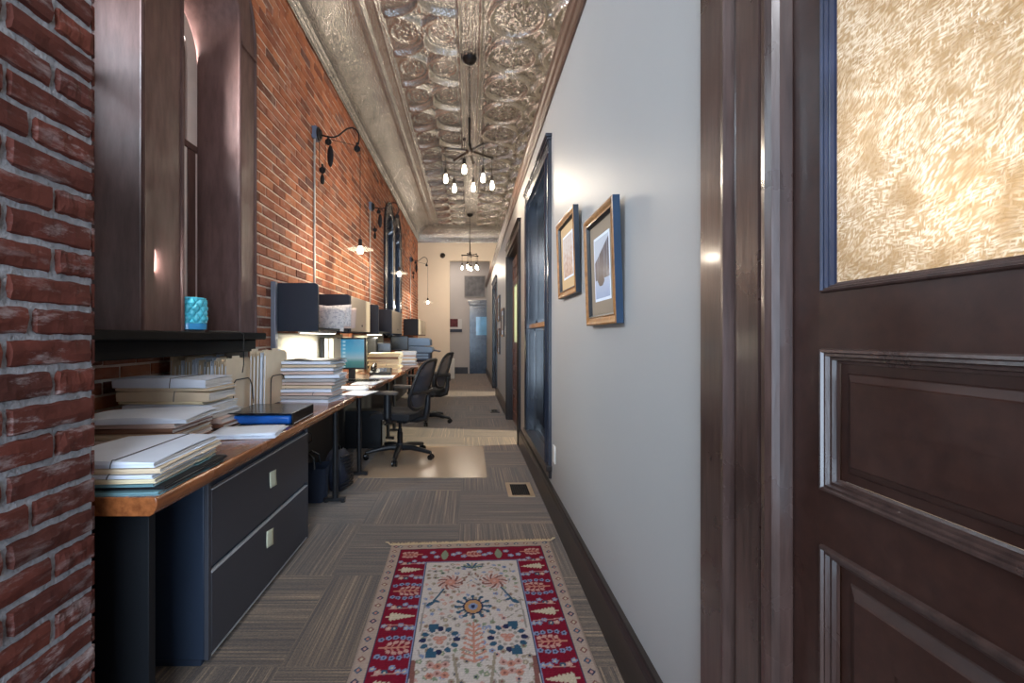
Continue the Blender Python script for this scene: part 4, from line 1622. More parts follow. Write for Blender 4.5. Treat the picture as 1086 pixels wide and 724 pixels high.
def rounded_panel(mb, y0, y1, x0, x1, z0, z1, r=0.03):
    pts = [(x0, z0), (x1, z0)]
    for k in range(7):
        a = PI / 2 * k / 6
        pts.append((x1 - r + r * math.cos(a), z1 - r + r * math.sin(a)))
    pts.append((x0, z1))
    mb.prism(pts, 'y', y0, y1)


def overhead(y0, y1, label, front, x1=XFc, z0=HC0, z1=HC1):
    t = thing('overhead_cabinet', label, 'cabinet', (XB, (y0 + y1) / 2, z0), 0, 'overhead cabinets along the brick wall')
    for a in (y0, y1 - 0.022):
        mb = MB()
        rounded_panel(mb, a, a + 0.022, XB, x1, z0, z1)
        mb.build('side_panel', M_navy, t, world=True, bevel=0.002)
    mb = MB()
    mb.box(XB, x1 - 0.02, y0 + 0.022, y1 - 0.022, z0 + 0.01, z0 + 0.03)
    mb.build('shelf', M_blackmetal, t, world=True)
    mb = MB()
    mb.box(XB, XB + 0.012, y0 + 0.022, y1 - 0.022, z0 + 0.03, z1 - 0.25 if front == 'open' else z1 - 0.01)
    mb.build('back_panel', M_navy, t, world=True)
    if front == 'door':
        mb = MB()
        mb.box(XB, x1 - 0.03, y0 + 0.022, y1 - 0.022, z1 - 0.022, z1 - 0.004)
        mb.build('top_panel', M_tan, t, world=True)
        mb = MB()
        mb.box(x1 - 0.012, x1 + 0.004, y0 + 0.006, y1 - 0.004, z0 + 0.012, z1 - 0.01)
        d_ = mb.build('door', M_tan, t, world=True, bevel=0.006)
        mb = MB()
        mb.tube([(x1 + 0.004, (y0 + y1) / 2 + 0.02, z0 + 0.075), (x1 + 0.010, (y0 + y1) / 2 + 0.02, z0 + 0.075)], 0.012, 12)
        mb.build('lock', M_blackmetal, d_, world=True)
    return t


overhead(3.40, 4.32, 'open navy-ended overhead shelf nearest the camera', 'open')
overhead(4.34, 5.16, 'tan-fronted overhead cabinet beside the leaning papers', 'door')
overhead(5.66, 6.62, 'open navy-ended overhead shelf in the middle of the row', 'open')
overhead(6.64, 7.60, 'tan-fronted overhead cabinet second in the row, before the far window', 'door')
overhead(10.05, 11.7, 'tan-fronted overhead cabinet furthest along the wall, above the printer', 'door')
# post and tack panels
mb = MB()
mb.box(XL + 0.008, XL + 0.045, 3.345, 3.385, 0.80, 1.668)
tag(mb.build('wall_post', M_greypost, bevel=0.004), 'grey upright post at the near end of the overhead cabinets', 'post')


def tack(y0, y1, label):
    t = thing('tack_panel', label, 'panel', (XL + 0.015, (y0 + y1) / 2, ZD), 0, 'tack panels under the cabinets')
    mb = MB()
    mb.box(XL + 0.012, XL + 0.030, y0, y1, ZD + 0.002, HC0 - 0.012)
    mb.build('board', M_tack, t, world=True, bevel=0.008)
    mb = MB()
    mb.box(XL + 0.010, XL + 0.034, y0 - 0.012, y0, ZD + 0.002, HC0 - 0.012)
    mb.box(XL + 0.010, XL + 0.034, y1, y1 + 0.012, ZD + 0.002, HC0 - 0.012)
    mb.build('edge_trim', M_greypost, t, world=True)
    return t


tack(3.41, 5.15, 'cream tack panel under the nearest overhead shelf')
tack(5.67, 7.6, 'cream tack panel behind the buff folders')
# lit task lights assumed under the shelves to brighten the tack panels
for (a, b, e, lab) in ((3.5, 4.25, 3.5, 'slim task light assumed under the nearest overhead shelf'), (5.8, 6.5, 3.5, 'slim task light assumed under the middle overhead shelf')):
    t = thing('assumed_task_light', lab, 'light', (-1.30, (a + b) / 2, HC0 - 0.02), 0)
    mb = MB()
    mb.box(-1.34, -1.26, a, b, HC0 - 0.012, HC0 + 0.009)
    mb.build('housing', M_white, t, world=True, bevel=0.004)
    mb = MB()
    mb.box(-1.33, -1.27, a + 0.02, b - 0.02, HC0 - 0.016, HC0 - 0.0115)
    mb.build('diffuser', mat('tube_glow', srgb(255, 250, 235), 0.5, emit=(1.0, 0.93, 0.78), estr=7), t, world=True)
    light('assumed_tube_light', 'AREA', (-1.30, (a + b) / 2, HC0 - 0.022), e, (1.0, 0.92, 0.76), (0, 0, 0), 0.05, b - a - 0.1)


# papers leaning out of the first shelf
def printed():
    m, nt, b, co = base('printed_paper')
    mp = nt.nodes.new('ShaderNodeMapping')
    mp.inputs['Scale'].default_value = (1, 1, 1)
    nt.links.new(co, mp.inputs[0])
    n1 = noise(nt, mp.outputs[0], 45, 4, 0.7)
    sp = nt.nodes.new('ShaderNodeSeparateXYZ')
    nt.links.new(co, sp.inputs[0])
    ln = math_node(nt, 'FRACT', math_node(nt, 'MULTIPLY', sp.outputs[2], 95.0))
    l2 = math_node(nt, 'GREATER_THAN', ln, 0.55)
    msk = math_node(nt, 'MULTIPLY', l2, ramp(nt, n1, [(0.48, (0, 0, 0)), (0.56, (1, 1, 1))]))
    c = mix_rgb(nt, srgb(232, 226, 222), srgb(150, 146, 158), msk)
    nt.links.new(c, b.inputs['Base Color'])
    b.inputs['Roughness'].default_value = 0.8
    return m


M_print = printed()
PL = [(-1.40, 4.02, 0.26, 0.215, M_print, 'printed sheet at the front of the papers leaning on the open shelf', 0.03), (-1.385, 4.06, 0.30, 0.20, M_print, 'printed sheet second among the papers leaning on the open shelf', -0.02), (-1.375, 4.10, 0.32, 0.19, FOLD['pink'], 'pinkish folder behind the sheets leaning on the open shelf', 0.0)]
for (x, y, w, h, m_, lab, tl) in PL:
    mb = MB()
    mb.grid(lambda u, v: (x + w * u + tl * 0.3 * v, y + 0.05 * v + 0.03 * u * u, HC0 + 0.036 + h * v - tl * u), 8, 5)
    o = mb.build('leaning_sheet', m_)
    md = o.modifiers.new('thick', 'SOLIDIFY')
    md.thickness = 0.004
    tag(o, lab, 'paper', 'papers leaning on the open shelf')
# binders standing under the shelf, sheets pinned on the tack panel
for (x, wd, c, h, lab) in ((-1.435, 0.030, M_blackplastic, 0.455, 'black binder standing beside the lit computer screen'), (-1.395, 0.036, M_white, 0.45, 'white binder standing beside the lit screen, touching the black one'), (-1.352, 0.045, M_tack, 0.45, 'cream binder standing beside the lit screen, closest to it')):
    t = thing('upright_binder', lab, 'binder', (x + wd / 2, 4.42, ZD), 0, 'binders beside the screen')
    mb = MB()
    mb.box(x, x + 0.003, 4.30, 4.55, ZD + 0.001, ZD + h)
    mb.box(x + wd - 0.003, x + wd, 4.30, 4.55, ZD + 0.001, ZD + h)
    mb.box(x, x + wd, 4.30, 4.304, ZD + 0.001, ZD + h)
    mb.build('cover', c, t, world=True, bevel=0.0015)
    mb = MB()
    mb.box(x + 0.004, x + wd - 0.004, 4.306, 4.54, ZD + 0.004, ZD + h - 0.01)
    mb.build('pages', M_paper, t, world=True)
for (y, z, w, h, lab) in ((3.92, 1.04, 0.16, 0.23, 'white sheet pinned on the cream tack panel, nearer'), (4.10, 1.08, 0.20, 0.27, 'white sheet pinned on the cream tack panel, further')):
    mb = MB()
    mb.box(XL + 0.0305, XL + 0.0325, y, y + w, z - h / 2, z + h / 2)
    tag(mb.build('pinned_sheet', M_paper), lab, 'paper', 'sheets on the tack panel')


# ------------------------------------------------------------------ computer screens
def screen_mat():
    m, nt, b, co = base('lit_desktop')
    sp = nt.nodes.new('ShaderNodeSeparateXYZ')
    nt.links.new(co, sp.inputs[0])
    zf = math_node(nt, 'DIVIDE', math_node(nt, 'SUBTRACT', sp.outputs[2], 0.14), 0.28)
    c = ramp(nt, zf, [(0.0, srgb(44, 92, 96)), (0.22, srgb(58, 112, 112)), (0.36, srgb(126, 152, 164)), (0.62, srgb(70, 142, 172)), (1.0, srgb(50, 122, 158))])
    ix = math_node(nt, 'FRACT', math_node(nt, 'MULTIPLY', math_node(nt, 'ADD', sp.outputs[0], 0.15), 22.0))
    iz = math_node(nt, 'FRACT', math_node(nt, 'MULTIPLY', sp.outputs[2], 26.0))
    k = math_node(nt, 'MULTIPLY', math_node(nt, 'GREATER_THAN', ix, 0.35), math_node(nt, 'GREATER_THAN', iz, 0.45))
    k = math_node(nt, 'MULTIPLY', k, math_node(nt, 'LESS_THAN', sp.outputs[0], -0.06))
    c = mix_rgb(nt, c, srgb(178, 204, 214), math_node(nt, 'MULTIPLY', k, 0.6))
    b.inputs['Base Color'].default_value = (0.01, 0.01, 0.01, 1)
    b.inputs['Roughness'].default_value = 0.25
    nt.links.new(c, b.inputs['Emission Color'])
    b.inputs['Emission Strength'].default_value = 0.8
    return m


def monitor(loc, rz, w, h, label, scr):
    t = thing('monitor', label, 'monitor', loc, rz, 'computer monitors')
    mb = MB()
    mb.box(-w / 2, w / 2, -0.012, 0.035, 0.12, 0.12 + h)
    mb.build('housing', M_blackplastic, t, bevel=0.006)
    mb = MB()
    mb.box(-w / 2 + 0.016, w / 2 - 0.016, -0.0135, -0.0115, 0.138, 0.12 + h - 0.016)
    mb.build('screen', scr, t)
    mb = MB()
    mb.box(-0.035, 0.035, 0.012, 0.04, 0.01, 0.16)
    mb.lathe([(0.12, 0.0), (0.12, 0.008), (0.10, 0.014), (0.03, 0.018)], c=(0, 0.02, 0), n=28)
    mb.build('stand', M_blackplastic, t, bevel=0.003)
    return t


M_off = mat('screen_off', srgb(22, 22, 26), 0.2)
monitor((-1.255, 4.76, ZD), math.radians(1), 0.305, 0.335, 'black computer monitor with lit blue desktop on the second desk', screen_mat())
monitor((-1.28, 6.45, ZD), math.radians(8), 0.30, 0.26, 'switched-off black monitor behind the buff stack', M_off)
o = monitor((-1.18, 7.55, ZD + 0.12), math.radians(4), 0.30, 0.24, 'switched-off black monitor on a dark box before the printer', M_off)
mb = MB()
mb.box(-1.33, -1.03, 7.45, 7.7, ZD + 0.001, ZD + 0.12)
tag(mb.build('storage_box', M_blackplastic, bevel=0.006), 'dark box carrying the switched-off monitor before the printer', 'box')
mb = MB()
mb.box(-1.42, -1.30, 6.2, 6.34, ZD + 0.001, ZD + 0.46)
mb.box(-1.425, -1.295, 6.195, 6.345, ZD + 0.40, ZD + 0.45)
tag(mb.build('desk_speaker', M_blackplastic, bevel=0.006), 'tall black box behind the buff stack, left of the dark monitor', 'box')
# keyboard and mouse
kb = thing('keyboard', 'black keyboard among the papers under the lit screen', 'keyboard', (-1.12, 4.56, ZD + 0.0), 0.1)
mb = MB()
mb.prism([(-0.07, 0.001), (0.07, 0.001), (0.07, 0.022), (-0.07, 0.012)], 'x', -0.2, 0.2)
mb.build('keyboard_body', M_blackplastic, kb, bevel=0.004)
mb = MB()
for r_ in range(5):
    for k in range(15):
        mb.box(-0.19 + k * 0.0255, -0.19 + k * 0.0255 + 0.021, -0.058 + r_ * 0.025, -0.058 + r_ * 0.025 + 0.02, 0.014 + r_ * 0.0018, 0.021 + r_ * 0.0018)
mb.build('keys', M_blackgloss, kb)
# telephone
ph = thing('telephone', 'black desk telephone in front of the buff folders', 'telephone', (-1.11, 5.55, ZD), 0.1)
mb = MB()
mb.prism([(-0.11, 0.0), (0.11, 0.0), (0.11, 0.075), (0.06, 0.075), (-0.10, 0.03)], 'x', -0.12, 0.14)
mb.build('phone_base', M_blackplastic, ph, bevel=0.008)
mb = MB()
mb.tube([(-0.075, -0.10, 0.055), (-0.075, -0.085, 0.085), (-0.075, -0.03, 0.105), (-0.075, 0.03, 0.115), (-0.075, 0.085, 0.115), (-0.075, 0.10, 0.09)], [0.026, 0.03, 0.019, 0.019, 0.03, 0.026], 12)
mb.build('handset', M_blackgloss, ph)
mb = MB()
for r_ in range(4):
    for k in range(3):
        mb.box(0.0 + k * 0.03, 0.02 + k * 0.03, -0.07 + r_ * 0.03, -0.05 + r_ * 0.03, 0.036 + r_ * 0.009, 0.05 + r_ * 0.009)
mb.build('keypad', M_silver, ph)

# ------------------------------------------------------------------ blue-grey printer
pr_ = thing('printer', 'blue-grey multifunction printer on the furthest desk', 'printer', (-1.0, 8.9, ZD))
mb = MB()
mb.box(-0.24, 0.24, -0.22, 0.22, 0.005, 0.16)
mb.build('lower_body', M_printerdark, pr_, bevel=0.012)
mb = MB()
mb.prism([(-0.26, 0.16), (0.26, 0.16), (0.30, 0.20), (0.26, 0.27), (-0.25, 0.29), (-0.29, 0.22)], 'y', -0.24, 0.24)
mb.build('upper_body', M_printer, pr_, bevel=0.012)
mb = MB()
mb.prism([(-0.27, 0.29), (0.24, 0.29), (0.235, 0.41), (0.20, 0.445), (-0.24, 0.445), (-0.275, 0.41)], 'y', -0.22, 0.23)
mb.build('scanner_lid', M_printer, pr_, bevel=0.014)
mb = MB()
mb.add([(0.24, -0.18, 0.20), (0.42, -0.16, 0.17), (0.42, 0.16, 0.17), (0.24, 0.18, 0.20), (0.24, -0.18, 0.23), (0.42, -0.16, 0.19), (0.42, 0.16, 0.19), (0.24, 0.18, 0.23)], [(0, 3, 2, 1), (4, 5, 6, 7), (0, 1, 5, 4), (1, 2, 6, 5), (2, 3, 7, 6), (3, 0, 4, 7)])
mb.build('side_tray', M_printerdark, pr_, bevel=0.004)
mb = MB()
for z in (0.045, 0.10):
    mb.box(-0.20, 0.20, -0.228, -0.215, z, z + 0.045)
    mb.box(-0.05, 0.05, -0.234, -0.222, z + 0.012, z + 0.022)
mb.box(-0.20, 0.20, -0.245, -0.232, 0.17, 0.185)
mb.build('paper_drawers', M_printer, pr_, bevel=0.004)

# ------------------------------------------------------------------ things under the desks
pc = thing('computer_tower', 'black computer tower with silver grille under the second desk', 'computer', (-1.19, 5.09, 0))
mb = MB()
mb.box(-0.22, 0.20, -0.10, 0.10, 0.012, 0.43)
for x in (-0.18, 0.16):
    for y in (-0.08, 0.08):
        mb.cyl((x, y, 0), (x, y, 0.014), 0.014, n=10)
mb.build('case', M_blackplastic, pc, bevel=0.006)
mb = MB()
mb.box(0.20, 0.216, -0.10, 0.10, 0.015, 0.43)
mb.build('front_bezel', M_blackgloss, pc, bevel=0.006)
mb = MB()
for k in range(14):
    mb.box(0.216, 0.219, -0.085, 0.085, 0.05 + k * 0.016, 0.058 + k * 0.016)
mb.box(0.216, 0.219, -0.085, 0.085, 0.31, 0.36)
mb.build('silver_grille', M_silver, pc)

bp_ = thing('backpack', 'black and navy backpack standing under the first desk by the post leg', 'bag', (-1.075, 3.68, 0))
mb = MB()


def pack(u, v):
    a = 2 * PI * u
    z = 0.005 + 0.34 * v
    k = math.sin(PI * min(1, max(0.0, v * 0.92 + 0.06))) ** 0.35
    rx, ry = 0.095 * k, 0.13 * k
    c_, s_ = math.cos(a), math.sin(a)
    x = rx * abs(c_) ** 0.7 * (1 if c_ > 0 else -1)
    y = ry * abs(s_) ** 0.7 * (1 if s_ > 0 else -1)
    w = 0.006 * math.sin(a * 3 + v * 9)
    return (x + w, y - 0.02 * v, z)


mb.grid(pack, 40, 24)
mb.build('pack_body', mat('navy_nylon', srgb(30, 36, 52), 0.5, bump=0.3, bscale=200, vary=0.2), bp_)
for k in range(10):
    z = 0.05 + k * 0.027
    mb = MB()
    mb.tube([(0.05, -0.115, z), (0.085, -0.085, z + 0.006), (0.106, -0.03, z + 0.004), (0.106, 0.03, z - 0.002), (0.09, 0.08, z)], 0.008, 8)
    mb.build('lacing', M_blackplastic, bp_)
mb = MB()
mb.tube([(-0.03, -0.05, 0.33), (-0.03, -0.06, 0.37), (0.02, -0.06, 0.375), (0.03, -0.05, 0.335)], 0.008, 8)
mb.build('grab_handle', M_blackplastic, bp_)
tb = thing('tote_bag', 'navy blue tote bag on the floor below the first desk', 'bag', (-1.22, 3.42, 0))


def tote(u, v):
    a = 2 * PI * u
    c_, s_ = math.cos(a), math.sin(a)
    k = 0.85 + 0.2 * v
    x = 0.14 * k * abs(c_) ** 0.5 * (1 if c_ > 0 else -1)
    y = 0.07 * k * abs(s_) ** 0.5 * (1 if s_ > 0 else -1)
    return (x + 0.006 * math.sin(a * 4 + v * 5), y + 0.005 * math.sin(a * 3), 0.004 + 0.27 * v + 0.012 * math.sin(a * 2) * v)


mb = MB()
mb.grid(tote, 36, 12)
mb.grid(lambda u, v: (tote(u, 0)[0] * v, tote(u, 0)[1] * v, 0.004), 36, 1)
mb.build('tote_body', mat('navy_canvas', srgb(30, 38, 56), 0.8, bump=0.4, bscale=160), tb)
for y in (-0.07, 0.07):
    mb = MB()
    mb.tube([(-0.06, y, 0.26), (-0.05, y * 0.8, 0.34), (0.0, y * 0.6, 0.37), (0.05, y * 0.8, 0.34), (0.06, y, 0.26)], 0.008, 8)
    mb.build('tote_strap', M_blackplastic, tb)
for i in range(5):
    mb = MB()
    y0_ = 2.95 + i * 0.11
    pts = [(-1.30 + 0.04 * math.sin(i), y0_, ZD - 0.06)]
    for k in range(1, 12):
        pts.append((-1.27 + 0.07 * math.sin(k * 1.1 + i * 2), y0_ + 0.06 * math.sin(k * 0.8 + i), ZD - 0.06 - k * 0.045))
    pts.append((-1.25, y0_ + 0.05, 0.01))
    mb.tube(pts, 0.006, 6)
    tag(mb.build('hanging_cable', [M_blackplastic, M_conduit][i % 2]), '%s cable hanging in loops under the nearest desk, %s' % (['black', 'grey'][i % 2], ['first past the file cabinet', 'second past the file cabinet', 'third past the file cabinet', 'fourth past the file cabinet', 'nearest the desk leg'][i]), 'cable', 'cables under the nearest desk')


# ------------------------------------------------------------------ office chairs
def office_chair(loc, rz, label):
    t = thing('office_chair', label, 'chair', loc, rz, 'black mesh office chairs')
    # seat
    mb = MB()

    def seat(u, v, top=True):
        x, y = (u - 0.5) * 0.48, (v - 0.5) * 0.50
        e = max(abs(2 * u - 1), abs(2 * v - 1))
        r = 1 - max(0, e - 0.8) / 0.2 * 0.10
        z = 0.50 - 0.018 * max(0, (e - 0.7) / 0.3) ** 2 - 0.012 * (1 - min(1, abs(2 * v - 1))) - (0.03 * max(0, u - 0.8) / 0.2)
        return (x * r + 0.02, y * r, z if top else 0.425)
    n = 14
    mb.grid(lambda u, v: seat(u, v, True), n, n)
    mb.grid(lambda u, v: seat(u, v, False), n, n)
    rim = [(i / n, 0) for i in range(n)] + [(1, i / n) for i in range(n)] + [(1 - i / n, 1) for i in range(n)] + [(0, 1 - i / n) for i in range(n)]
    L = len(rim)
    mb.add([seat(*p, True) for p in rim] + [seat(*p, False) for p in rim], [(i, (i + 1) % L, L + (i + 1) % L, L + i) for i in range(L)])
    mb.build('seat', M_fabric, t, bevel=0.006)
    # back: curved frame with mesh
    def back(u, v, off=0.0):
        # u across (-1..1), v up (0..1)
        wdt = 0.215 + 0.03 * math.sin(PI * min(1, v * 0.9 + 0.1)) - 0.02 * v
        y = u * wdt
        x = -0.225 - 0.035 * math.sin(PI * v * 0.8) - 0.13 * v ** 1.6 + 0.055 * u * u + off
        return Vector((x, y, 0.52 + 0.50 * v))
    pts = []
    for k in range(48):
        a = 2 * PI * k / 48
        c_, s_ = math.cos(a), math.sin(a)
        u = abs(c_) ** 0.55 * (1 if c_ > 0 else -1)
        v = 0.5 + 0.5 * abs(s_) ** 0.6 * (1 if s_ > 0 else -1)
        pts.append(back(u, v))
    mb = MB()
    mb.tube(pts, 0.018, 10, closed=True)
    bf = mb.build('back_frame', M_blackplastic, t)
    mb = MB()

    def msh(i, j):
        u, v = 2 * i - 1, 0.02 + 0.96 * j
        lim = (1 - abs(2 * v - 1) ** (1 / 0.6 * 1.0)) ** 0.32 if abs(2 * v - 1) < 1 else 0
        return back(u * min(1, max(0.3, lim)) * 0.98, v)
    mb.grid(msh, 16, 20)
    mb.build('back_mesh', M_mesh, t, fix=False)
    mb = MB()
    lum = [back(-0.95 + 1.9 * k / 12, 0.36, -0.035 if 0 < k < 12 else -0.008) for k in range(13)]
    mb.tube(lum, 0.016, 8)
    mb.build('lumbar_bar', M_blackplastic, bf)
    # back support
    mb = MB()
    mb.tube([(-0.08, 0, 0.40), (-0.20, 0, 0.40), (-0.285, 0, 0.43), (-0.305, 0, 0.52), (-0.315, 0, 0.66)], [0.03, 0.03, 0.034, 0.032, 0.024], 10)
    mb.build('back_support', M_blackplastic, t)
    # mechanism
    mb = MB()
    mb.box(-0.12, 0.10, -0.09, 0.09, 0.375, 0.428)
    mb.tube([(0.02, 0.08, 0.40), (0.03, 0.22, 0.395), (0.04, 0.27, 0.39)], [0.008, 0.008, 0.014], 8)
    mb.build('tilt_mechanism', M_blackplastic, t, bevel=0.008)
    # arms
    for s in (-1, 1):
        mb = MB()
        mb.tube([(-0.02, s * 0.15, 0.41), (-0.01, s * 0.25, 0.41), (0.0, s * 0.285, 0.44), (0.0, s * 0.29, 0.52)], [0.02, 0.022, 0.026, 0.03], 10)
        mb.tube([(0.0, s * 0.29, 0.46), (0.0, s * 0.29, 0.69)], [0.040, 0.034], 12)
        ar = mb.build('armrest', M_blackplastic, t)
        mb = MB()
        n_ = 10
        pp = []
        for k in range(2 * n_):
            a = 2 * PI * k / (2 * n_)
            pp.append((0.05 + 0.165 * abs(math.cos(a)) ** 0.6 * (1 if math.cos(a) > 0 else -1), s * 0.285 + 0.047 * abs(math.sin(a)) ** 0.7 * (1 if math.sin(a) > 0 else -1)))
        mb.prism(pp, 'z', 0.685, 0.72)
        mb.build('arm_pad', mat_pad, ar, bevel=0.010)
    # gas lift
    mb = MB()
    mb.lathe([(0.030, 0.09), (0.030, 0.26), (0.024, 0.262), (0.022, 0.30), (0.016, 0.302), (0.016, 0.385)], n=20)
    mb.build('gas_lift', M_blackgloss, t)
    # five star base
    mb = MB()
    mb.lathe([(0.02, 0.075), (0.045, 0.08), (0.05, 0.125), (0.034, 0.15)], n=20)
    mb.build('hub', M_blackplastic, t)
    for k in range(5):
        a = 2 * PI * k / 5 + 0.594
        c_, s_ = math.cos(a), math.sin(a)
        mb = MB()
        mb.tube([(0.03 * c_, 0.03 * s_, 0.105), (0.12 * c_, 0.12 * s_, 0.112), (0.24 * c_, 0.24 * s_, 0.096), (0.348 * c_, 0.348 * s_, 0.075)], [0.034, 0.030, 0.024, 0.019], 10)
        lg = mb.build('leg', M_blackplastic, t)
        mb = MB()
        pc_ = Vector((0.348 * c_, 0.348 * s_, 0.030))
        tn = Vector((-s_, c_, 0))
        for q in (-1, 1):
            mb.tube([pc_ + tn * (q * 0.006), pc_ + tn * (q * 0.010), pc_ + tn * (q * 0.026), pc_ + tn * (q * 0.028)], [0.026, 0.029, 0.029, 0.022], 18)
        mb.cyl(tuple(pc_ + Vector((0, 0, 0.0))), tuple(pc_ + Vector((0, 0, 0.05))), 0.010, n=10)
        mb.build('caster', M_blackgloss, lg)
    return t


mat_pad = mat('arm_pad_grey', srgb(84, 78, 74), 0.6)
office_chair((-0.725, 4.67, 0), math.radians(164), 'black mesh office chair on the clear floor mat, nearer of the two')
office_chair((-0.62, 6.62, 0), math.radians(165), 'black mesh office chair further along, past the floor mat')
# chair mat
mb = MB()
pp = []
x0, x1, y0_, y1_ = -1.0, 0.158, 3.975, 5.13
for (cx, cy, a0) in ((x1 - 0.03, y1_ - 0.03, 0), (x0 + 0.03, y1_ - 0.03, 90), (x0 + 0.03, y0_ + 0.03, 180), (x1 - 0.03, y0_ + 0.03, 270)):
    for k in range(5):
        a = math.radians(a0 + 90 * k / 4)
        pp.append((cx + 0.03 * math.cos(a), cy + 0.03 * math.sin(a)))
mb.prism(pp, 'z', 0.001, 0.005)
mm, nt, b, co = base('clear_vinyl')
b.inputs['Base Color'].default_value = (*srgb(214, 190, 164), 1)
b.inputs['Roughness'].default_value = 0.22
b.inputs['Alpha'].default_value = 0.55
b.inputs['Specular IOR Level'].default_value = 0.7
bpn = nt.nodes.new('ShaderNodeBump')
bpn.inputs['Strength'].default_value = 0.25
bpn.inputs['Distance'].default_value = 0.004
nt.links.new(noise(nt, co, 6, 4), bpn.inputs['Height'])
nt.links.new(bpn.outputs[0], b.inputs['Normal'])
tag(mb.build('chair_mat', mm, bevel=0.001), 'clear vinyl chair mat on the carpet under the nearer chair', 'mat')


# ------------------------------------------------------------------ floor vents
def vent(x0, x1, y0, y1, label, fm=None):
    t = thing('floor_vent', label, 'vent', ((x0 + x1) / 2, (y0 + y1) / 2, 0.0), 0, 'floor vents')
    mb = MB()
    f = 0.034
    mb.box(x0, x1, y0, y0 + f, 0.0, 0.006)
    mb.box(x0, x1, y1 - f, y1, 0.0, 0.006)
    mb.box(x0, x0 + f, y0 + f, y1 - f, 0.0, 0.006)
    mb.box(x1 - f, x1, y0 + f, y1 - f, 0.0, 0.006)
    mb.build('vent_frame', fm or M_vent, t, world=True, bevel=0.001)
    mb = MB()
    mb.box(x0 + f, x1 - f, y0 + f, y1 - f, 0.0002, 0.001)
    mb.build('duct_opening', M_ventdark, t, world=True)
    mb = MB()
    n = 9
    for k in range(1, n):
        x = x0 + f + (x1 - x0 - 2 * f) * k / n
        mb.box(x - 0.0014, x + 0.0014, y0 + f, y1 - f, 0.001, 0.004)
    n = 12
    for k in range(1, n):
        y = y0 + f + (y1 - y0 - 2 * f) * k / n
        mb.box(x0 + f, x1 - f, y - 0.0014, y + 0.0014, 0.001, 0.004)
    mb.build('grille', M_brass, t, world=True)


vent(0.305, 0.515, 3.50, 3.84, 'brass-framed floor vent in the carpet before the rug')
vent(0.345, 0.50, 7.42, 7.72, 'dark floor vent in the carpet far down the corridor', M_brass)

# ------------------------------------------------------------------ wall plates
t = thing('wall_outlet', 'white outlet plate low on the grey wall past the pictures', 'outlet', (XR, 3.08, 0.45))
mb = MB()
mb.box(XR - 0.007, XR + 0.001, 3.045, 3.115, 0.385, 0.505)
mb.build('plate', M_white, t, world=True, bevel=0.003)
mb = MB()
for z in (0.42, 0.47):
    mb.box(XR - 0.0085, XR - 0.006, 3.065, 3.095, z - 0.014, z + 0.014)
mb.build('sockets', M_paperedge, t, world=True, bevel=0.002)
t = thing('light_switch', 'white light switch on the corridor wall below the small pictures', 'switch', (XR, 7.25, 1.36))
mb = MB()
mb.box(XR - 0.007, XR + 0.001, 7.2, 7.3, 1.29, 1.43)
mb.build('plate', M_white, t, world=True, bevel=0.003)
mb = MB()
mb.box(XR - 0.013, XR - 0.006, 7.235, 7.265, 1.33, 1.39)
mb.build('toggle', M_white, t, world=True, bevel=0.002)


# ------------------------------------------------------------------ framed pictures on the right wall
def art(name, kind):
    m, nt, b, co = base(name)
    n1 = noise(nt, co, 14, 6, 0.6)
    n2 = noise(nt, co, 40, 4, 0.6)
    sp = nt.nodes.new('ShaderNodeSeparateXYZ')
    nt.links.new(co, sp.inputs[0])
    if kind == 'street':
        Y_, Z_ = sp.outputs[1], sp.outputs[2]
        c = ramp(nt, Z_, [(0.10, srgb(150, 172, 208)), (0.22, srgb(176, 194, 218)), (0.40, srgb(206, 214, 224))])
        top = math_node(nt, 'SUBTRACT', 0.315, math_node(nt, 'MULTIPLY', Y_, 0.42))
        house = math_node(nt, 'MULTIPLY', math_node(nt, 'LESS_THAN', Z_, top), math_node(nt, 'GREATER_THAN', Z_, 0.195))
        mpv = nt.nodes.new('ShaderNodeMapping')
        mpv.inputs['Scale'].default_value = (1, 1, 0.12)
        nt.links.new(co, mpv.inputs[0])
        hc = ramp(nt, noise(nt, mpv.outputs[0], 60, 3), [(0.42, srgb(38, 42, 56)), (0.56, srgb(70, 76, 94)), (0.66, srgb(120, 132, 156))])
        c = mix_rgb(nt, c, hc, house)
        dy, dz = math_node(nt, 'ADD', Y_, -0.015), math_node(nt, 'ADD', Z_, -0.188)
        rr_ = math_node(nt, 'ADD', math_node(nt, 'MULTIPLY', math_node(nt, 'MULTIPLY', dy, dy), 340.0), math_node(nt, 'MULTIPLY', math_node(nt, 'MULTIPLY', dz, dz), 1500.0))
        c = mix_rgb(nt, c, srgb(34, 34, 42), math_node(nt, 'LESS_THAN', math_node(nt, 'ADD', rr_, math_node(nt, 'MULTIPLY', n2, 1.2)), 1.35))
    elif kind == 'sepia':
        c = ramp(nt, math_node(nt, 'ADD', math_node(nt, 'MULTIPLY', sp.outputs[2], 1.6), math_node(nt, 'MULTIPLY', n2, 0.8)), [(0.35, srgb(206, 186, 176)), (0.52, srgb(150, 108, 88)), (0.66, srgb(196, 164, 146)), (0.85, srgb(222, 214, 208))])
    else:
        c = ramp(nt, n1, [(0.3, srgb(120, 104, 90)), (0.5, srgb(190, 176, 156)), (0.7, srgb(84, 78, 72))])
    nt.links.new(c, b.inputs['Base Color'])
    b.inputs['Roughness'].default_value = 0.35
    b.inputs['Coat Weight'].default_value = 0.5
    b.inputs['Coat Roughness'].default_value = 0.03
    return m


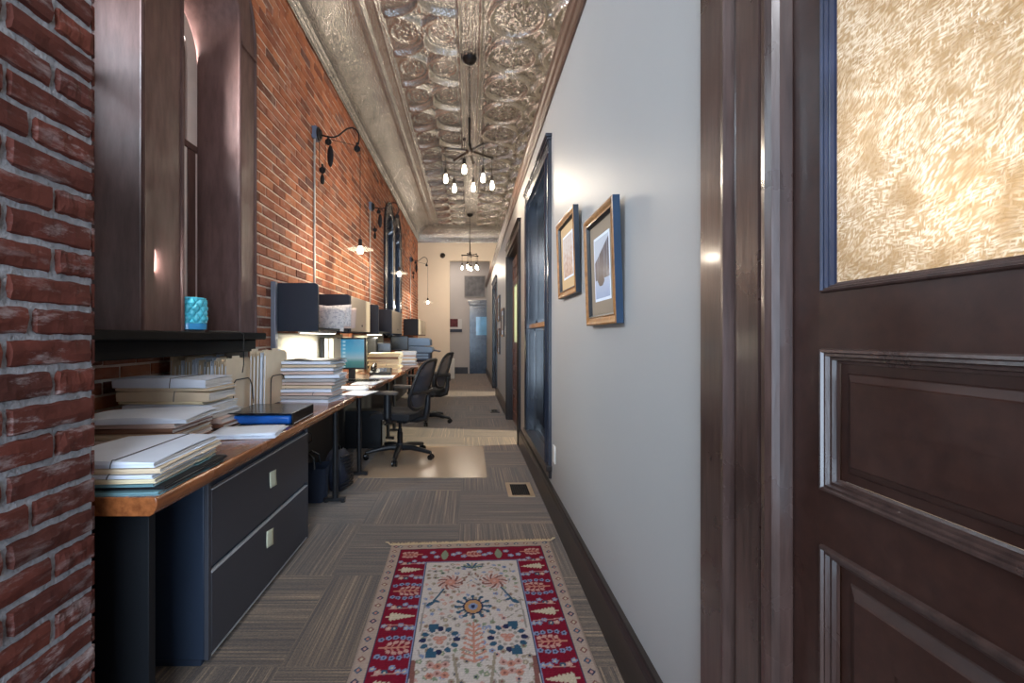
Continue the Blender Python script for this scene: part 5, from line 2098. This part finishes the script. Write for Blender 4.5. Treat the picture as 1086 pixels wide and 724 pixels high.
def picture(y0, y1, z0, z1, tiltx, label, group, side, mt, artm, bw=0.045, matw=0.07):
    w, h = y1 - y0, z1 - z0
    t = thing('picture_frame', label, 'picture', (XR - 0.003, (y0 + y1) / 2, z0), 0, group)
    sh = Matrix.Translation(Vector((0, 0, 0))) @ Matrix.Rotation(-tiltx, 4, 'Y')
    D = 0.028
    # local: x = 0 at the back, -D at the front; y across; z up from the bottom edge
    mb = MB()
    ring = [(0.0, 0.0), (0.0, -D), (0.006, -D - 0.003), (0.014, -D), (0.024, -D + 0.006), (0.032, -D + 0.008), (0.036, -D + 0.002), (bw, -D + 0.012), (bw, -0.004)]
    n = len(ring)
    vs, fs, mi = [], [], []
    for (ins, dx) in ring:
        vs += [(dx, -w / 2 + ins, ins), (dx, w / 2 - ins, ins), (dx, w / 2 - ins, h - ins), (dx, -w / 2 + ins, h - ins)]
    for i in range(n - 1):
        for k in range(4):
            k2 = (k + 1) % 4
            mb.add([vs[i * 4 + k], vs[i * 4 + k2], vs[(i + 1) * 4 + k2], vs[(i + 1) * 4 + k]], [(0, 1, 2, 3)], 1 if i == 0 else (2 if i >= 6 else 0), sh)
    mb.build('frame', [M_gold, side, M_blackplastic], t, smooth=False, fix=False)
    mb = MB()
    mb.box(-0.010, -0.004, -w / 2 + bw, w / 2 - bw, bw, h - bw, 0, sh)
    mb.build('mat_board', mt, t, smooth=False)
    mb = MB()
    mb.box(-0.0115, -0.010, -w / 2 + bw + matw - 0.012, w / 2 - bw - matw + 0.012, bw + matw - 0.012, h - bw - matw + 0.012, 0, sh)
    mb.build('white_border', M_paper, t, smooth=False)
    mb = MB()
    mb.box(-0.0122, -0.0114, -w / 2 + bw + matw, w / 2 - bw - matw, bw + matw, h - bw - matw, 0, sh)
    mb.build('print', artm, t, smooth=False)


picture(1.69, 2.118, 1.304, 1.790, 0.032, 'gilt-framed grey street picture, blue reflection painted on its side, nearer the door', 'pictures on the grey wall', M_frame_bluelit, M_matboard, art('street_print', 'street'))
picture(2.335, 2.79, 1.486, 1.945, 0.032, 'gilt-framed sepia picture with dark frame side, next to the sash window', 'pictures on the grey wall', M_framedark, M_tanmat, art('sepia_print', 'sepia'))
picture(8.45, 9.0, 1.56, 2.05, 0.0, 'small dark-framed picture far down the corridor, upper one nearest the end door', 'small pictures far down the corridor', M_trimdark, M_paper, art('small_print', 'x'), 0.03, 0.08)
picture(7.42, 8.0, 1.26, 1.74, 0.0, 'small gilt-framed picture far down the corridor, above the light switch', 'small pictures far down the corridor', M_trimdark, M_paper, art('small_print', 'x'), 0.03, 0.08)
picture(8.45, 9.0, 0.93, 1.42, 0.0, 'small dark-framed picture far down the corridor, lower one nearest the end door', 'small pictures far down the corridor', M_trimdark, M_paper, art('small_print', 'x'), 0.03, 0.08)

# ------------------------------------------------------------------ end room
t = thing('wall_panel', 'dark grey embossed panel above the end room door', 'panel', (0.17, YBACK, 2.65))
mb = MB()
mb.grid(lambda u, v: (-0.16 + 0.68 * u, YBACK - 0.02 - 0.006 * abs(math.sin(u * 16) * math.sin(v * 12)), 2.64 + 0.70 * v), 60, 60)
mb.build('embossed_sheet', mat('dull_lead', srgb(98, 96, 98), 0.5, 0.3, vary=0.4, vscale=6), t, world=True, fix=False)
mb = MB()
for (a, b, c, d) in ((-0.18, 0.54, 2.62, 2.65), (-0.18, 0.54, 3.33, 3.36), (-0.18, -0.15, 2.65, 3.33), (0.51, 0.54, 2.65, 3.33)):
    mb.box(a, b, YBACK - 0.03, YBACK, c, d)
mb.build('panel_frame', mat('grey_frame', srgb(130, 124, 120), 0.5), t, world=True)
t = thing('canvas_picture', 'dark red and white canvas on the wall of the end room', 'picture', (-0.4, YBACK, 1.42))
mb = MB()
mb.box(-0.75, -0.26, YBACK - 0.03, YBACK, 1.43, 1.88)
mb.build('canvas', mat('canvas_white', srgb(210, 206, 204), 0.7), t, world=True, bevel=0.003)
mb = MB()
mb.box(-0.75, -0.26, YBACK - 0.033, YBACK - 0.029, 1.43, 1.53)
mb.build('dark_band', mat('canvas_dark', srgb(54, 60, 76), 0.7), t, world=True)
mb = MB()
mb.box(-0.75, -0.40, YBACK - 0.033, YBACK - 0.029, 1.60, 1.88)
mb.build('red_band', mat('canvas_red', srgb(92, 40, 46), 0.7, vary=0.5, vscale=9), t, world=True)
t = thing('air_purifier', 'white upright box on the floor beside the end opening', 'box', (-0.53, 13.55, 0))
mb = MB()
mb.box(-0.075, 0.075, -0.12, 0.12, 0.01, 0.60)
mb.box(-0.065, 0.065, -0.11, 0.11, 0.0, 0.012)
mb.build('purifier_body', M_white, t, bevel=0.012)
mb = MB()
for k in range(10):
    mb.box(-0.055, 0.055, -0.124, -0.118, 0.06 + k * 0.03, 0.07 + k * 0.03)
mb.build('purifier_grille', M_paperedge, t)
t = thing('alarm_sensor', 'small dark round sensor on the cream end wall', 'sensor', (-0.775, YEND, 3.6))
mb = MB()
M_ = Matrix.Translation((-0.775, YEND, 3.6)) @ Matrix.Rotation(PI / 2, 4, 'X')
mb.lathe([(0.001, 0.0), (0.075, 0.0), (0.075, 0.02), (0.06, 0.03)], n=24, M=M_)
mb.build('mount_plate', M_brass, t, world=True)
mb = MB()
mb.ball((-0.775, YEND - 0.035, 3.6), 0.05, n=18)
mb.build('dome', M_blackgloss, t, world=True)


# ------------------------------------------------------------------ pulley wall lamps
def pulley_lamp(y, label, ztop=3.19, zl=2.09, energy=9):
    t = thing('pulley_lamp', label, 'lamp', (XL, y, ztop), 0, 'black iron pulley lamps on the brick wall')
    mb = MB()
    mb.box(0.0, 0.05, -0.055, 0.055, -0.055, 0.06)
    mb.build('junction_box', M_boxblue, t, bevel=0.006)
    mb = MB()
    Mx = Matrix.Translation((0.05, 0, 0)) @ Matrix.Rotation(PI / 2, 4, 'Y')
    mb.lathe([(0.06, 0.0), (0.062, 0.012), (0.045, 0.018), (0.04, 0.03), (0.02, 0.035)], n=24, M=Mx)
    mb.build('rosette', M_iron, t)
    mb = MB()
    mb.tube([(0.06, 0, -0.01), (0.10, 0, -0.015), (0.15, 0, -0.028), (0.20, 0, -0.030), (0.245, 0, -0.012), (0.285, 0, 0.022), (0.325, 0, 0.052), (0.37, 0, 0.062), (0.41, 0, 0.045), (0.435, 0, 0.005), (0.44, 0, -0.045), (0.432, 0, -0.10)], 0.0075, 10)
    mb.build('gooseneck', M_iron, t)

    def wheel(name, c):
        mb = MB()
        My = Matrix.Translation(c) @ Matrix.Rotation(PI / 2, 4, 'X')
        mb.lathe([(0.008, -0.008), (0.030, -0.008), (0.030, -0.005), (0.024, 0.0), (0.030, 0.005), (0.030, 0.008), (0.008, 0.008)], n=22, M=My)
        mb.box(c[0] - 0.006, c[0] + 0.006, c[1] - 0.013, c[1] - 0.009, c[2] - 0.02, c[2] + 0.05)
        mb.box(c[0] - 0.006, c[0] + 0.006, c[1] + 0.009, c[1] + 0.013, c[2] - 0.02, c[2] + 0.05)
        mb.ball((c[0], c[1], c[2] + 0.05), 0.012)
        return mb.build(name, M_iron, t)
    wheel('pulley_wheel', (0.145, 0, -0.075))
    wheel('pulley_wheel', (0.42, 0, -0.14))
    wheel('pulley_wheel', (0.088, 0, -0.345))
    mb = MB()
    mb.tube([(0.060, 0, -0.02), (0.060, 0, -0.345)], 0.003, 6)
    mb.tube([(0.117, 0, -0.345), (0.117, 0, -0.08), (0.13, 0, -0.052), (0.155, 0, -0.048), (0.42, 0, -0.112)], 0.003, 6)
    mb.tube([(0.45, 0, -0.13), (0.45, 0, zl - ztop + 0.09)], 0.003, 6)
    mb.build('lamp_cord', M_iron, t)
    mb = MB()
    mb.lathe([(0.004, -0.48), (0.018, -0.47), (0.022, -0.43), (0.016, -0.40), (0.007, -0.385), (0.007, -0.365)], c=(0.088, 0, 0), n=16)
    mb.build('counterweight', M_iron, t)
    mb = MB()
    Ms = Matrix.Translation((0.165, 0.0, -0.21)) @ Matrix.Diagonal((0.030, 0.006, 0.105, 1))
    mb.ball((0, 0, 0), 1.0, n=24, M=Ms)
    mb.tube([(0.155, 0, -0.10), (0.165, 0, -0.125)], 0.003, 6)
    mb.build('oval_plate', M_iron, t)
    zz = zl - ztop
    mb = MB()
    mb.lathe([(0.004, zz + 0.10), (0.018, zz + 0.095), (0.020, zz + 0.03), (0.012, zz + 0.028)], c=(0.45, 0, 0), n=16)
    mb.build('lamp_holder', M_iron, t)
    mb = MB()
    mb.lathe([(0.020, zz + 0.036), (0.05, zz + 0.030), (0.125, zz + 0.002), (0.128, zz - 0.002), (0.05, zz + 0.026), (0.020, zz + 0.032)], c=(0.45, 0, 0), n=32)
    mb.build('glass_shade', M_shade, t)
    mb = MB()
    mb.lathe([(0.001, zz - 0.045), (0.02, zz - 0.04), (0.03, zz - 0.02), (0.03, zz - 0.005), (0.015, zz + 0.03), (0.012, zz + 0.034)], c=(0.45, 0, 0), n=20)
    mb.build('bulb', M_bulb, t)
    light('bulb_light', 'POINT', (XL + 0.45, y, zl - 0.09), energy, WARM, size=0.03)


LAMPS = [(4.28, 2.09, 'black iron pulley lamp on the brick wall, nearest the camera'), (6.66, 2.2, 'black iron pulley lamp on the brick wall, just before the far arched window'), (11.2, 2.13, 'black iron pulley lamp on the brick wall, by the cream end wall')]
for (y, zl, lab) in LAMPS:
    pulley_lamp(y, lab, 3.19, zl, 10)
    t = thing('conduit', 'grey conduit down the brick from the %s pulley lamp' % ('nearest' if y < 5 else ('middle' if y < 8 else 'furthest')), 'conduit', (XL, y - 0.02, 1.3), 0, 'conduits down the brick wall')
    mb = MB()
    mb.tube([(XL + 0.02, y - 0.02, 1.30), (XL + 0.02, y - 0.02, 3.14)], 0.010, 10)
    mb.build('pipe', M_conduit, t, world=True)
    mb = MB()
    for z in (1.75, 2.35, 2.95):
        mb.box(XL + 0.004, XL + 0.032, y - 0.034, y - 0.006, z, z + 0.018)
    mb.build('pipe_straps', M_conduit, t, world=True, bevel=0.003)


# ------------------------------------------------------------------ chandeliers
def chandelier(x, y, label, arms, zh=3.335, energy=7):
    t = thing('chandelier', label, 'chandelier', (x, y, HC), 0, 'six-bulb chandeliers')
    mb = MB()
    mb.lathe([(0.02, -0.07), (0.05, -0.06), (0.075, -0.035), (0.085, -0.012), (0.085, 0.0)], n=28)
    mb.build('ceiling_canopy', M_iron, t)
    mb = MB()
    z = -0.07
    k = 0
    zr = zh - HC + 0.36
    while z > zr:
        c = Vector((0, 0, z - 0.018))
        ring = []
        for q in range(14):
            a = 2 * PI * q / 14
            ring.append(c + (Vector((0.010 * math.cos(a), 0, 0.021 * math.sin(a))) if k % 2 else Vector((0, 0.010 * math.cos(a), 0.021 * math.sin(a)))))
        mb.tube(ring, 0.0032, 6, closed=True)
        z -= 0.034
        k += 1
    mb.build('chain', M_iron, t)
    mb = MB()
    mb.cyl((0, 0, zr + 0.01), (0, 0, zh - HC + 0.05), 0.013)
    mb.cyl((0.0, 0, zr - 0.05), (0, 0, zr + 0.01), 0.017)
    mb.build('stem', M_brass, t)
    mb = MB()
    mb.ball((0, 0, zh - HC), 0.045, n=20)
    mb.cyl((0, 0, zh - HC), (0, 0, zh - HC + 0.08), 0.026)
    mb.build('hub', M_brass, t)
    zb = 3.01
    for (ax, ay, zo) in arms:
        d = Vector((ax, ay, 0))
        mb = MB()
        h = zh - HC + zo
        tip = Vector((ax, ay, h))
        mb.tube([Vector((0, 0, zh - HC)) + d * 0.05, d * 0.5 + Vector((0, 0, (zh - HC) * 0.5 + h * 0.5)), tip], [0.017, 0.015, 0.014], 10)
        mb.ball(tuple(tip), 0.021, n=12)
        ar = mb.build('arm', M_brass, t)
        mb = MB()
        mb.cyl(tuple(tip), (ax, ay, zb - HC + 0.13), 0.004, n=8)
        mb.lathe([(0.006, zb - HC + 0.13), (0.017, zb - HC + 0.12), (0.019, zb - HC + 0.06), (0.012, zb - HC + 0.055)], c=(ax, ay, 0), n=16)
        mb.build('lamp_holder', M_brass, ar)
        mb = MB()
        mb.lathe([(0.001, zb - HC - 0.040), (0.014, zb - HC - 0.036), (0.023, zb - HC - 0.020), (0.025, zb - HC - 0.006), (0.020, zb - HC + 0.018), (0.012, zb - HC + 0.045), (0.012, zb - HC + 0.058)], c=(ax, ay, 0), n=20)
        mb.build('bulb', M_bulb, ar)
    light('bulb_light', 'POINT', (x, y, zb - 0.10), energy * 2, WARM, size=0.12)
    for (ax, ay, zo) in arms[::2]:
        light('bulb_light', 'POINT', (x + ax, y + ay, zb - 0.085), energy, WARM, size=0.04)


ARMS = [(-0.055, -0.30, 0.0), (-0.265, -0.02, 0.02), (-0.18, 0.30, 0.02), (0.045, 0.27, -0.02), (0.262, 0.20, 0.0), (0.15, -0.04, 0.06)]
chandelier(0.0, 5.02, 'six-bulb bronze chandelier on a chain, nearer of the two', ARMS)
chandelier(0.01, 11.4, 'six-bulb bronze chandelier further off, before the end opening', [(-0.20, 0.0, 0.0), (-0.06, -0.22, 0.0), (0.03, 0.24, 0.0), (0.20, 0.12, 0.0), (0.16, -0.14, 0.0), (-0.03, 0.10, 0.0)])

# ------------------------------------------------------------------ woven rug
RL, RW = 2.05, 0.97          # length, width
NX_, NY_ = 220, 460
uu = (np.arange(NX_) + 0.5) / NX_ * RW - RW / 2       # across, centred
vv = (np.arange(NY_) + 0.5) / NY_ * RL                # distance from the far end
U, Vv = np.meshgrid(uu, vv, indexing='ij')
rg = np.random.RandomState(5)
C_ = {k: np.array(srgb(*c)) for k, c in dict(cream=(214, 200, 190), red=(134, 26, 48), navy=(46, 52, 84), tan=(188, 164, 148), coral=(206, 142, 122), pale=(214, 198, 170), teal=(58, 92, 116), sky=(140, 152, 184), green=(140, 150, 124), pink=(208, 160, 148), rust=(140, 92, 84), grey=(160, 150, 142), gold=(196, 146, 100), taupe=(164, 148, 128)).items()}
img = np.zeros((NX_, NY_, 3))
img[:] = C_['tan']


def paint(mask, c):
    img[mask] = C_[c]


def ell(cx, cy, rx, ry, c, rot=0.0):
    a, b_ = U - cx, Vv - cy
    if rot:
        a, b_ = a * math.cos(rot) + b_ * math.sin(rot), -a * math.sin(rot) + b_ * math.cos(rot)
    paint((a / rx) ** 2 + (b_ / ry) ** 2 < 1, c)


def seg(x0, y0, x1, y1, w, c):
    dx, dy = x1 - x0, y1 - y0
    L2 = dx * dx + dy * dy + 1e-12
    tt2 = np.clip(((U - x0) * dx + (Vv - y0) * dy) / L2, 0, 1)
    d = np.hypot(U - x0 - tt2 * dx, Vv - y0 - tt2 * dy)
    paint(d < w, c)


def flower(cx, cy, r, petal, core, n=6):
    for k in range(n):
        a = 2 * PI * k / n
        ell(cx + r * 0.6 * math.cos(a), cy + r * 0.6 * math.sin(a), r * 0.42, r * 0.42, petal)
    ell(cx, cy, r * 0.38, r * 0.38, core)


hw = RW / 2
# outer guard with small diamonds
k = 0
for v in np.arange(0.03, RL, 0.058):
    for s in (-1, 1):
        a, b_ = np.abs(U - s * (hw - 0.034)), np.abs(Vv - v)
        paint(a + b_ < 0.017, ['navy', 'rust', 'teal'][k % 3])
        paint(a + b_ < 0.009, ['pink', 'pale', 'coral'][k % 3])
    k += 1
for u in np.arange(-hw + 0.06, hw, 0.058):
    for v in (0.034, RL - 0.034):
        a, b_ = np.abs(U - u), np.abs(Vv - v)
        paint(a + b_ < 0.017, ['rust', 'navy', 'teal'][k % 3])
        paint(a + b_ < 0.009, 'pale')
    k += 1
paint((np.abs(U) < hw - 0.066) & (Vv > 0.066) & (Vv < RL - 0.066), 'navy')
paint((np.abs(U) < hw - 0.072) & (Vv > 0.072) & (Vv < RL - 0.072), 'red')
# red border motifs
BX = hw - 0.072 - 0.08


def sprig(cx, cy, sgn, size, col, leafcol):
    seg(cx - sgn * size, cy, cx + sgn * size, cy, 0.004, col)
    for q in (-0.6, -0.2, 0.2, 0.6):
        for w_ in (-1, 1):
            x0, y0 = cx + sgn * size * q, cy
            x1, y1 = x0 + sgn * size * 0.28, y0 + w_ * size * 0.55 * (1 - abs(q) * 0.5)
            seg(x0, y0, x1, y1, 0.0032, col)
            ell(x1, y1, 0.012, 0.009, leafcol, 0.6 * w_)


for s in (-1, 1):
    for i in range(6):
        v = 0.30 + 0.40 * i
        # cypress, pointing to the field
        for q in np.linspace(0, 1, 26):
            wv = 0.030 * (1 - q) ** 0.7 * (0.85 + 0.25 * math.sin(q * 40))
            ell(s * (BX + 0.045 - 0.105 * q), v, 0.006, max(0.003, wv), 'pale')
        seg(s * (BX + 0.05), v, s * (BX + 0.066), v, 0.004, 'pale')
        for dv in (-0.075, 0.075):
            for du in (-0.062, -0.036, -0.010, 0.016, 0.042, 0.066):
                flower(s * (BX + du), v + dv + 0.014 * math.sin(du * 160), 0.0145, ['sky', 'sky', 'teal', 'pink'][int((du + 0.05) * 40) % 4], 'pale', 5)
            seg(s * (BX - 0.06), v + dv * 0.85, s * (BX + 0.06), v + dv * 0.75, 0.0025, 'pink')
        v2 = v + 0.20
        sprig(s * BX, v2, -s, 0.062, 'coral', 'pink')
        for du, dv in ((-0.06, 0.05), (0.06, 0.048), (-0.06, -0.05), (0.06, -0.048), (0.0, 0.06), (0.0, -0.06), (-0.03, 0.058), (0.03, -0.058), (0.032, 0.056), (-0.032, -0.056)):
            flower(s * (BX + du), v2 + dv, 0.0135, 'sky', 'navy', 5)
for v0 in (0.145, RL - 0.145):
    for u in (-0.155, 0.155):
        for q in np.linspace(0, 1, 20):
            ell(u, v0 + 0.052 - 0.10 * q, max(0.003, 0.021 * math.sin(PI * (0.15 + 0.8 * q))), 0.006, 'green')
    sprig(0, v0, 1, 0.05, 'coral', 'pink')
    for u in (-0.075, -0.045, 0.045, 0.075, -0.225, 0.225, -0.105, 0.105, -0.2, 0.2):
        flower(u, v0 + 0.03 * math.sin(u * 90), 0.018, 'sky', 'pale', 5)
    for s in (-1, 1):
        sprig(s * 0.34, v0 - 0.01, s, 0.055, 'coral', 'pink')
        flower(s * 0.27, v0 + 0.02, 0.017, 'sky', 'pale', 5)
fx, fv0 = hw - 0.072 - 0.16, 0.232
paint((np.abs(U) < fx + 0.008) & (Vv > fv0 - 0.008) & (Vv < RL - fv0 + 0.008), 'sky')
paint((np.abs(U) < fx + 0.004) & (Vv > fv0 - 0.004) & (Vv < RL - fv0 + 0.004), 'navy')
field = (np.abs(U) < fx) & (Vv > fv0) & (Vv < RL - fv0)
paint(field, 'cream')
keep = img.copy()
# small scattered leaves and blossoms
pts = []
tries = 0
while len(pts) < 520 and tries < 30000:
    tries += 1
    x, y = rg.uniform(-fx + 0.02, fx - 0.02), rg.uniform(fv0 + 0.02, RL - fv0 - 0.02)
    if all((x - a) ** 2 + (y - b_) ** 2 > 0.027 ** 2 for a, b_ in pts):
        pts.append((x, y))
        kk = rg.randint(0, 5)
        tone = ['taupe', 'grey', 'green', 'pink', 'taupe', 'sky'][rg.randint(0, 6)]
        if kk < 2:
            a0 = rg.uniform(0, PI)
            for q in (-0.7, 0.0, 0.7):
                ell(x + 0.008 * math.cos(a0 + q), y + 0.008 * math.sin(a0 + q), 0.011, 0.0045, tone, a0 + q)
        elif kk < 4:
            flower(x, y, 0.0135, tone, ['rust', 'pale', 'navy'][rg.randint(0, 3)], 5)
        else:
            a0 = rg.uniform(0, 2 * PI)
            seg(x, y, x + 0.03 * math.cos(a0), y + 0.03 * math.sin(a0), 0.0026, 'grey')
            ell(x + 0.03 * math.cos(a0), y + 0.03 * math.sin(a0), 0.009, 0.005, tone, a0)
# main symmetrical drawing, repeated down the field
for v0 in (0.0, 0.98):
    for s in (-1, 1):
        cx, cy = s * 0.115, v0 + 0.435
        ell(cx, cy, 0.07, 0.07, 'cream')
        for k in range(14):
            a = 2 * PI * k / 14
            for q in np.linspace(0.026, 0.062, 7):
                aa = a + s * (q - 0.026) * 14
                ell(cx + q * math.cos(aa), cy + q * math.sin(aa), 0.0065, 0.0065, 'rust' if k % 2 else 'pink')
        flower(cx, cy, 0.026, 'coral', 'pink', 8)
        seg(cx + s * 0.03, cy + 0.06, cx + s * 0.08, cy + 0.17, 0.005, 'teal')
        ell(cx + s * 0.09, cy + 0.18, 0.022, 0.012, 'teal', 0.7 * s)
        ell(cx + s * 0.06, cy + 0.16, 0.018, 0.008, 'teal', -0.5 * s)
        # lower medallions
        cx, cy = s * 0.145, v0 + 0.865
        for k in range(12):
            a = 2 * PI * k / 12
            ell(cx + 0.072 * math.cos(a), cy + 0.070 * math.sin(a), 0.017, 0.013, 'teal' if k % 3 else 'navy', a)
        ell(cx, cy, 0.058, 0.056, 'cream')
        for k in range(10):
            a = 2 * PI * k / 10
            ell(cx + 0.045 * math.cos(a), cy + 0.045 * math.sin(a), 0.008, 0.008, 'grey')
        for (dx, dy) in ((-0.014, -0.01), (0.014, -0.01), (0.0, 0.014)):
            ell(cx + dx, cy + dy, 0.016, 0.014, 'coral')
            ell(cx + dx, cy + dy, 0.008, 0.007, 'pink')
        for dv in (-0.085, 0.085):
            paint((np.abs(U - cx - s * 0.03) < 0.022) & (np.abs(Vv - cy - dv) < 0.017), 'teal')
        seg(cx - s * 0.06, cy + 0.09, cx - s * 0.085, cy + 0.25, 0.006, 'taupe')
        seg(cx + s * 0.09, cy - 0.06, cx + s * 0.085, cy - 0.26, 0.004, 'grey')
        for k in range(6):
            flower(cx + s * (0.03 + 0.03 * (k % 3)) - s * 0.06, cy + 0.14 + 0.045 * (k // 3) + 0.01 * (k % 2), 0.017, 'coral' if k % 2 else 'pink', 'rust', 6)
        seg(cx + s * 0.1, cy + 0.12, cx + s * 0.09, cy + 0.26, 0.010, 'rust')
        ell(cx + s * 0.07, cy + 0.27, 0.03, 0.012, 'teal', 0.5)
    # small rows of drops
    for k in range(8):
        ell((-1) ** k * (0.018 + 0.012 * (k // 2)), v0 + 0.36 + 0.03 * (k // 2), 0.006, 0.009, 'rust')
    # top palmette
    for k in range(7):
        a = PI * (0.1 + 0.8 * k / 6)
        seg(0, v0 + 0.30, 0.06 * math.cos(a), v0 + 0.30 - 0.05 * math.sin(a), 0.006, 'green' if k % 2 else 'teal')
    # central medallion
    cy = v0 + 0.645
    for k in range(12):
        a = 2 * PI * k / 12
        seg(0, cy, 0.078 * math.cos(a), cy + 0.078 * math.sin(a), 0.006, 'teal')
        ell(0.080 * math.cos(a), cy + 0.080 * math.sin(a), 0.012, 0.009, 'teal', a + 0.8)
    ell(0, cy, 0.048, 0.058, 'navy')
    ell(0, cy, 0.040, 0.050, 'gold')
    ell(0, cy, 0.022, 0.026, 'sky')
    ell(0, cy, 0.011, 0.013, 'navy')
    # coral plant on the axis
    seg(0, v0 + 0.76, 0, v0 + 1.0, 0.005, 'coral')
    for k in range(8):
        for s in (-1, 1):
            y = v0 + 0.78 + 0.028 * k
            seg(0, y + 0.02, s * (0.018 + 0.004 * k), y, 0.0045, 'coral')
            ell(s * (0.022 + 0.004 * k), y - 0.004, 0.009, 0.006, 'coral', 0.5 * s)
out = ~field
img[out] = keep[out]
img *= (1 + rg.normal(0, 0.07, (NX_, NY_, 1)))
img *= (0.93 + 0.07 * np.sin(Vv * 900)[..., None])
img = np.clip(img * 0.82, 0.002, 1)
# place: far corners (-0.4775, 2.67) and (0.495, 2.77) as the photo shows, slightly narrower nearer
fxl, fxr = np.array([-0.470, 2.685]), np.array([0.492, 2.745])
nxl, nxr = np.array([-0.425, 2.685 - RL]), np.array([0.478, 2.735 - RL])
tu = (U / RW + 0.5)[..., None]
tv = (Vv / RL)[..., None]
xy = (fxl * (1 - tu) + fxr * tu) * (1 - tv) + (nxl * (1 - tu) + nxr * tu) * tv
edge_ = np.minimum(np.minimum(tu[..., 0], 1 - tu[..., 0]) * RW, np.minimum(tv[..., 0], 1 - tv[..., 0]) * RL)
zz = 0.008 * np.clip(edge_ / 0.012, 0.1, 1) + 0.0006 * np.sin(U * 60) * np.sin(Vv * 23)
Vr = np.concatenate([xy, zz[..., None]], -1).reshape(-1, 3)
mr, nt, b, co = base('rug_wool')
at = nt.nodes.new('ShaderNodeAttribute')
at.attribute_name = 'weave'
nt.links.new(at.outputs['Color'], b.inputs['Base Color'])
b.inputs['Roughness'].default_value = 0.95
b.inputs['Specular IOR Level'].default_value = 0.1
bpn = nt.nodes.new('ShaderNodeBump')
bpn.inputs['Strength'].default_value = 0.4
bpn.inputs['Distance'].default_value = 0.002
nt.links.new(noise(nt, co, 420, 2), bpn.inputs['Height'])
nt.links.new(bpn.outputs[0], b.inputs['Normal'])
rug = thing('rug', 'red and cream patterned oriental rug on the grey carpet', 'rug', (0, 1.7, 0))
Vr[:, 1] -= 1.7
ro = np_grid_mesh('woven_field', Vr, NX_, NY_, [mr], np.concatenate([img.reshape(-1, 3), np.ones((NX_ * NY_, 1))], 1), flip=True)
ro.parent = rug
mb = MB()
rf = random.Random(2)
for k in range(190):
    s = k / 189
    p = fxl * (1 - s) + fxr * s
    dx, dy = rf.uniform(-0.006, 0.006), rf.uniform(0.018, 0.036)
    mb.tube([(p[0], p[1] - 1.702, 0.006), (p[0] + dx * 0.5, p[1] - 1.7 + dy * 0.6, 0.006), (p[0] + dx, p[1] - 1.7 + dy, 0.003)], [0.0035, 0.003, 0.0018], 5)
for s in (0.0, 1.0):
    p = fxl * (1 - s) + fxr * s
    for k in range(5):
        mb.tube([(p[0], p[1] - 1.705, 0.008), (p[0] + (2 * s - 1) * 0.02 + rf.uniform(-0.006, 0.006), p[1] - 1.69, 0.014), (p[0] + (2 * s - 1) * 0.03 + rf.uniform(-0.01, 0.01), p[1] - 1.665, 0.006)], 0.004, 5)
fr = mb.build('fringe', M_fringe, rug)
fr['kind'] = 'stuff'
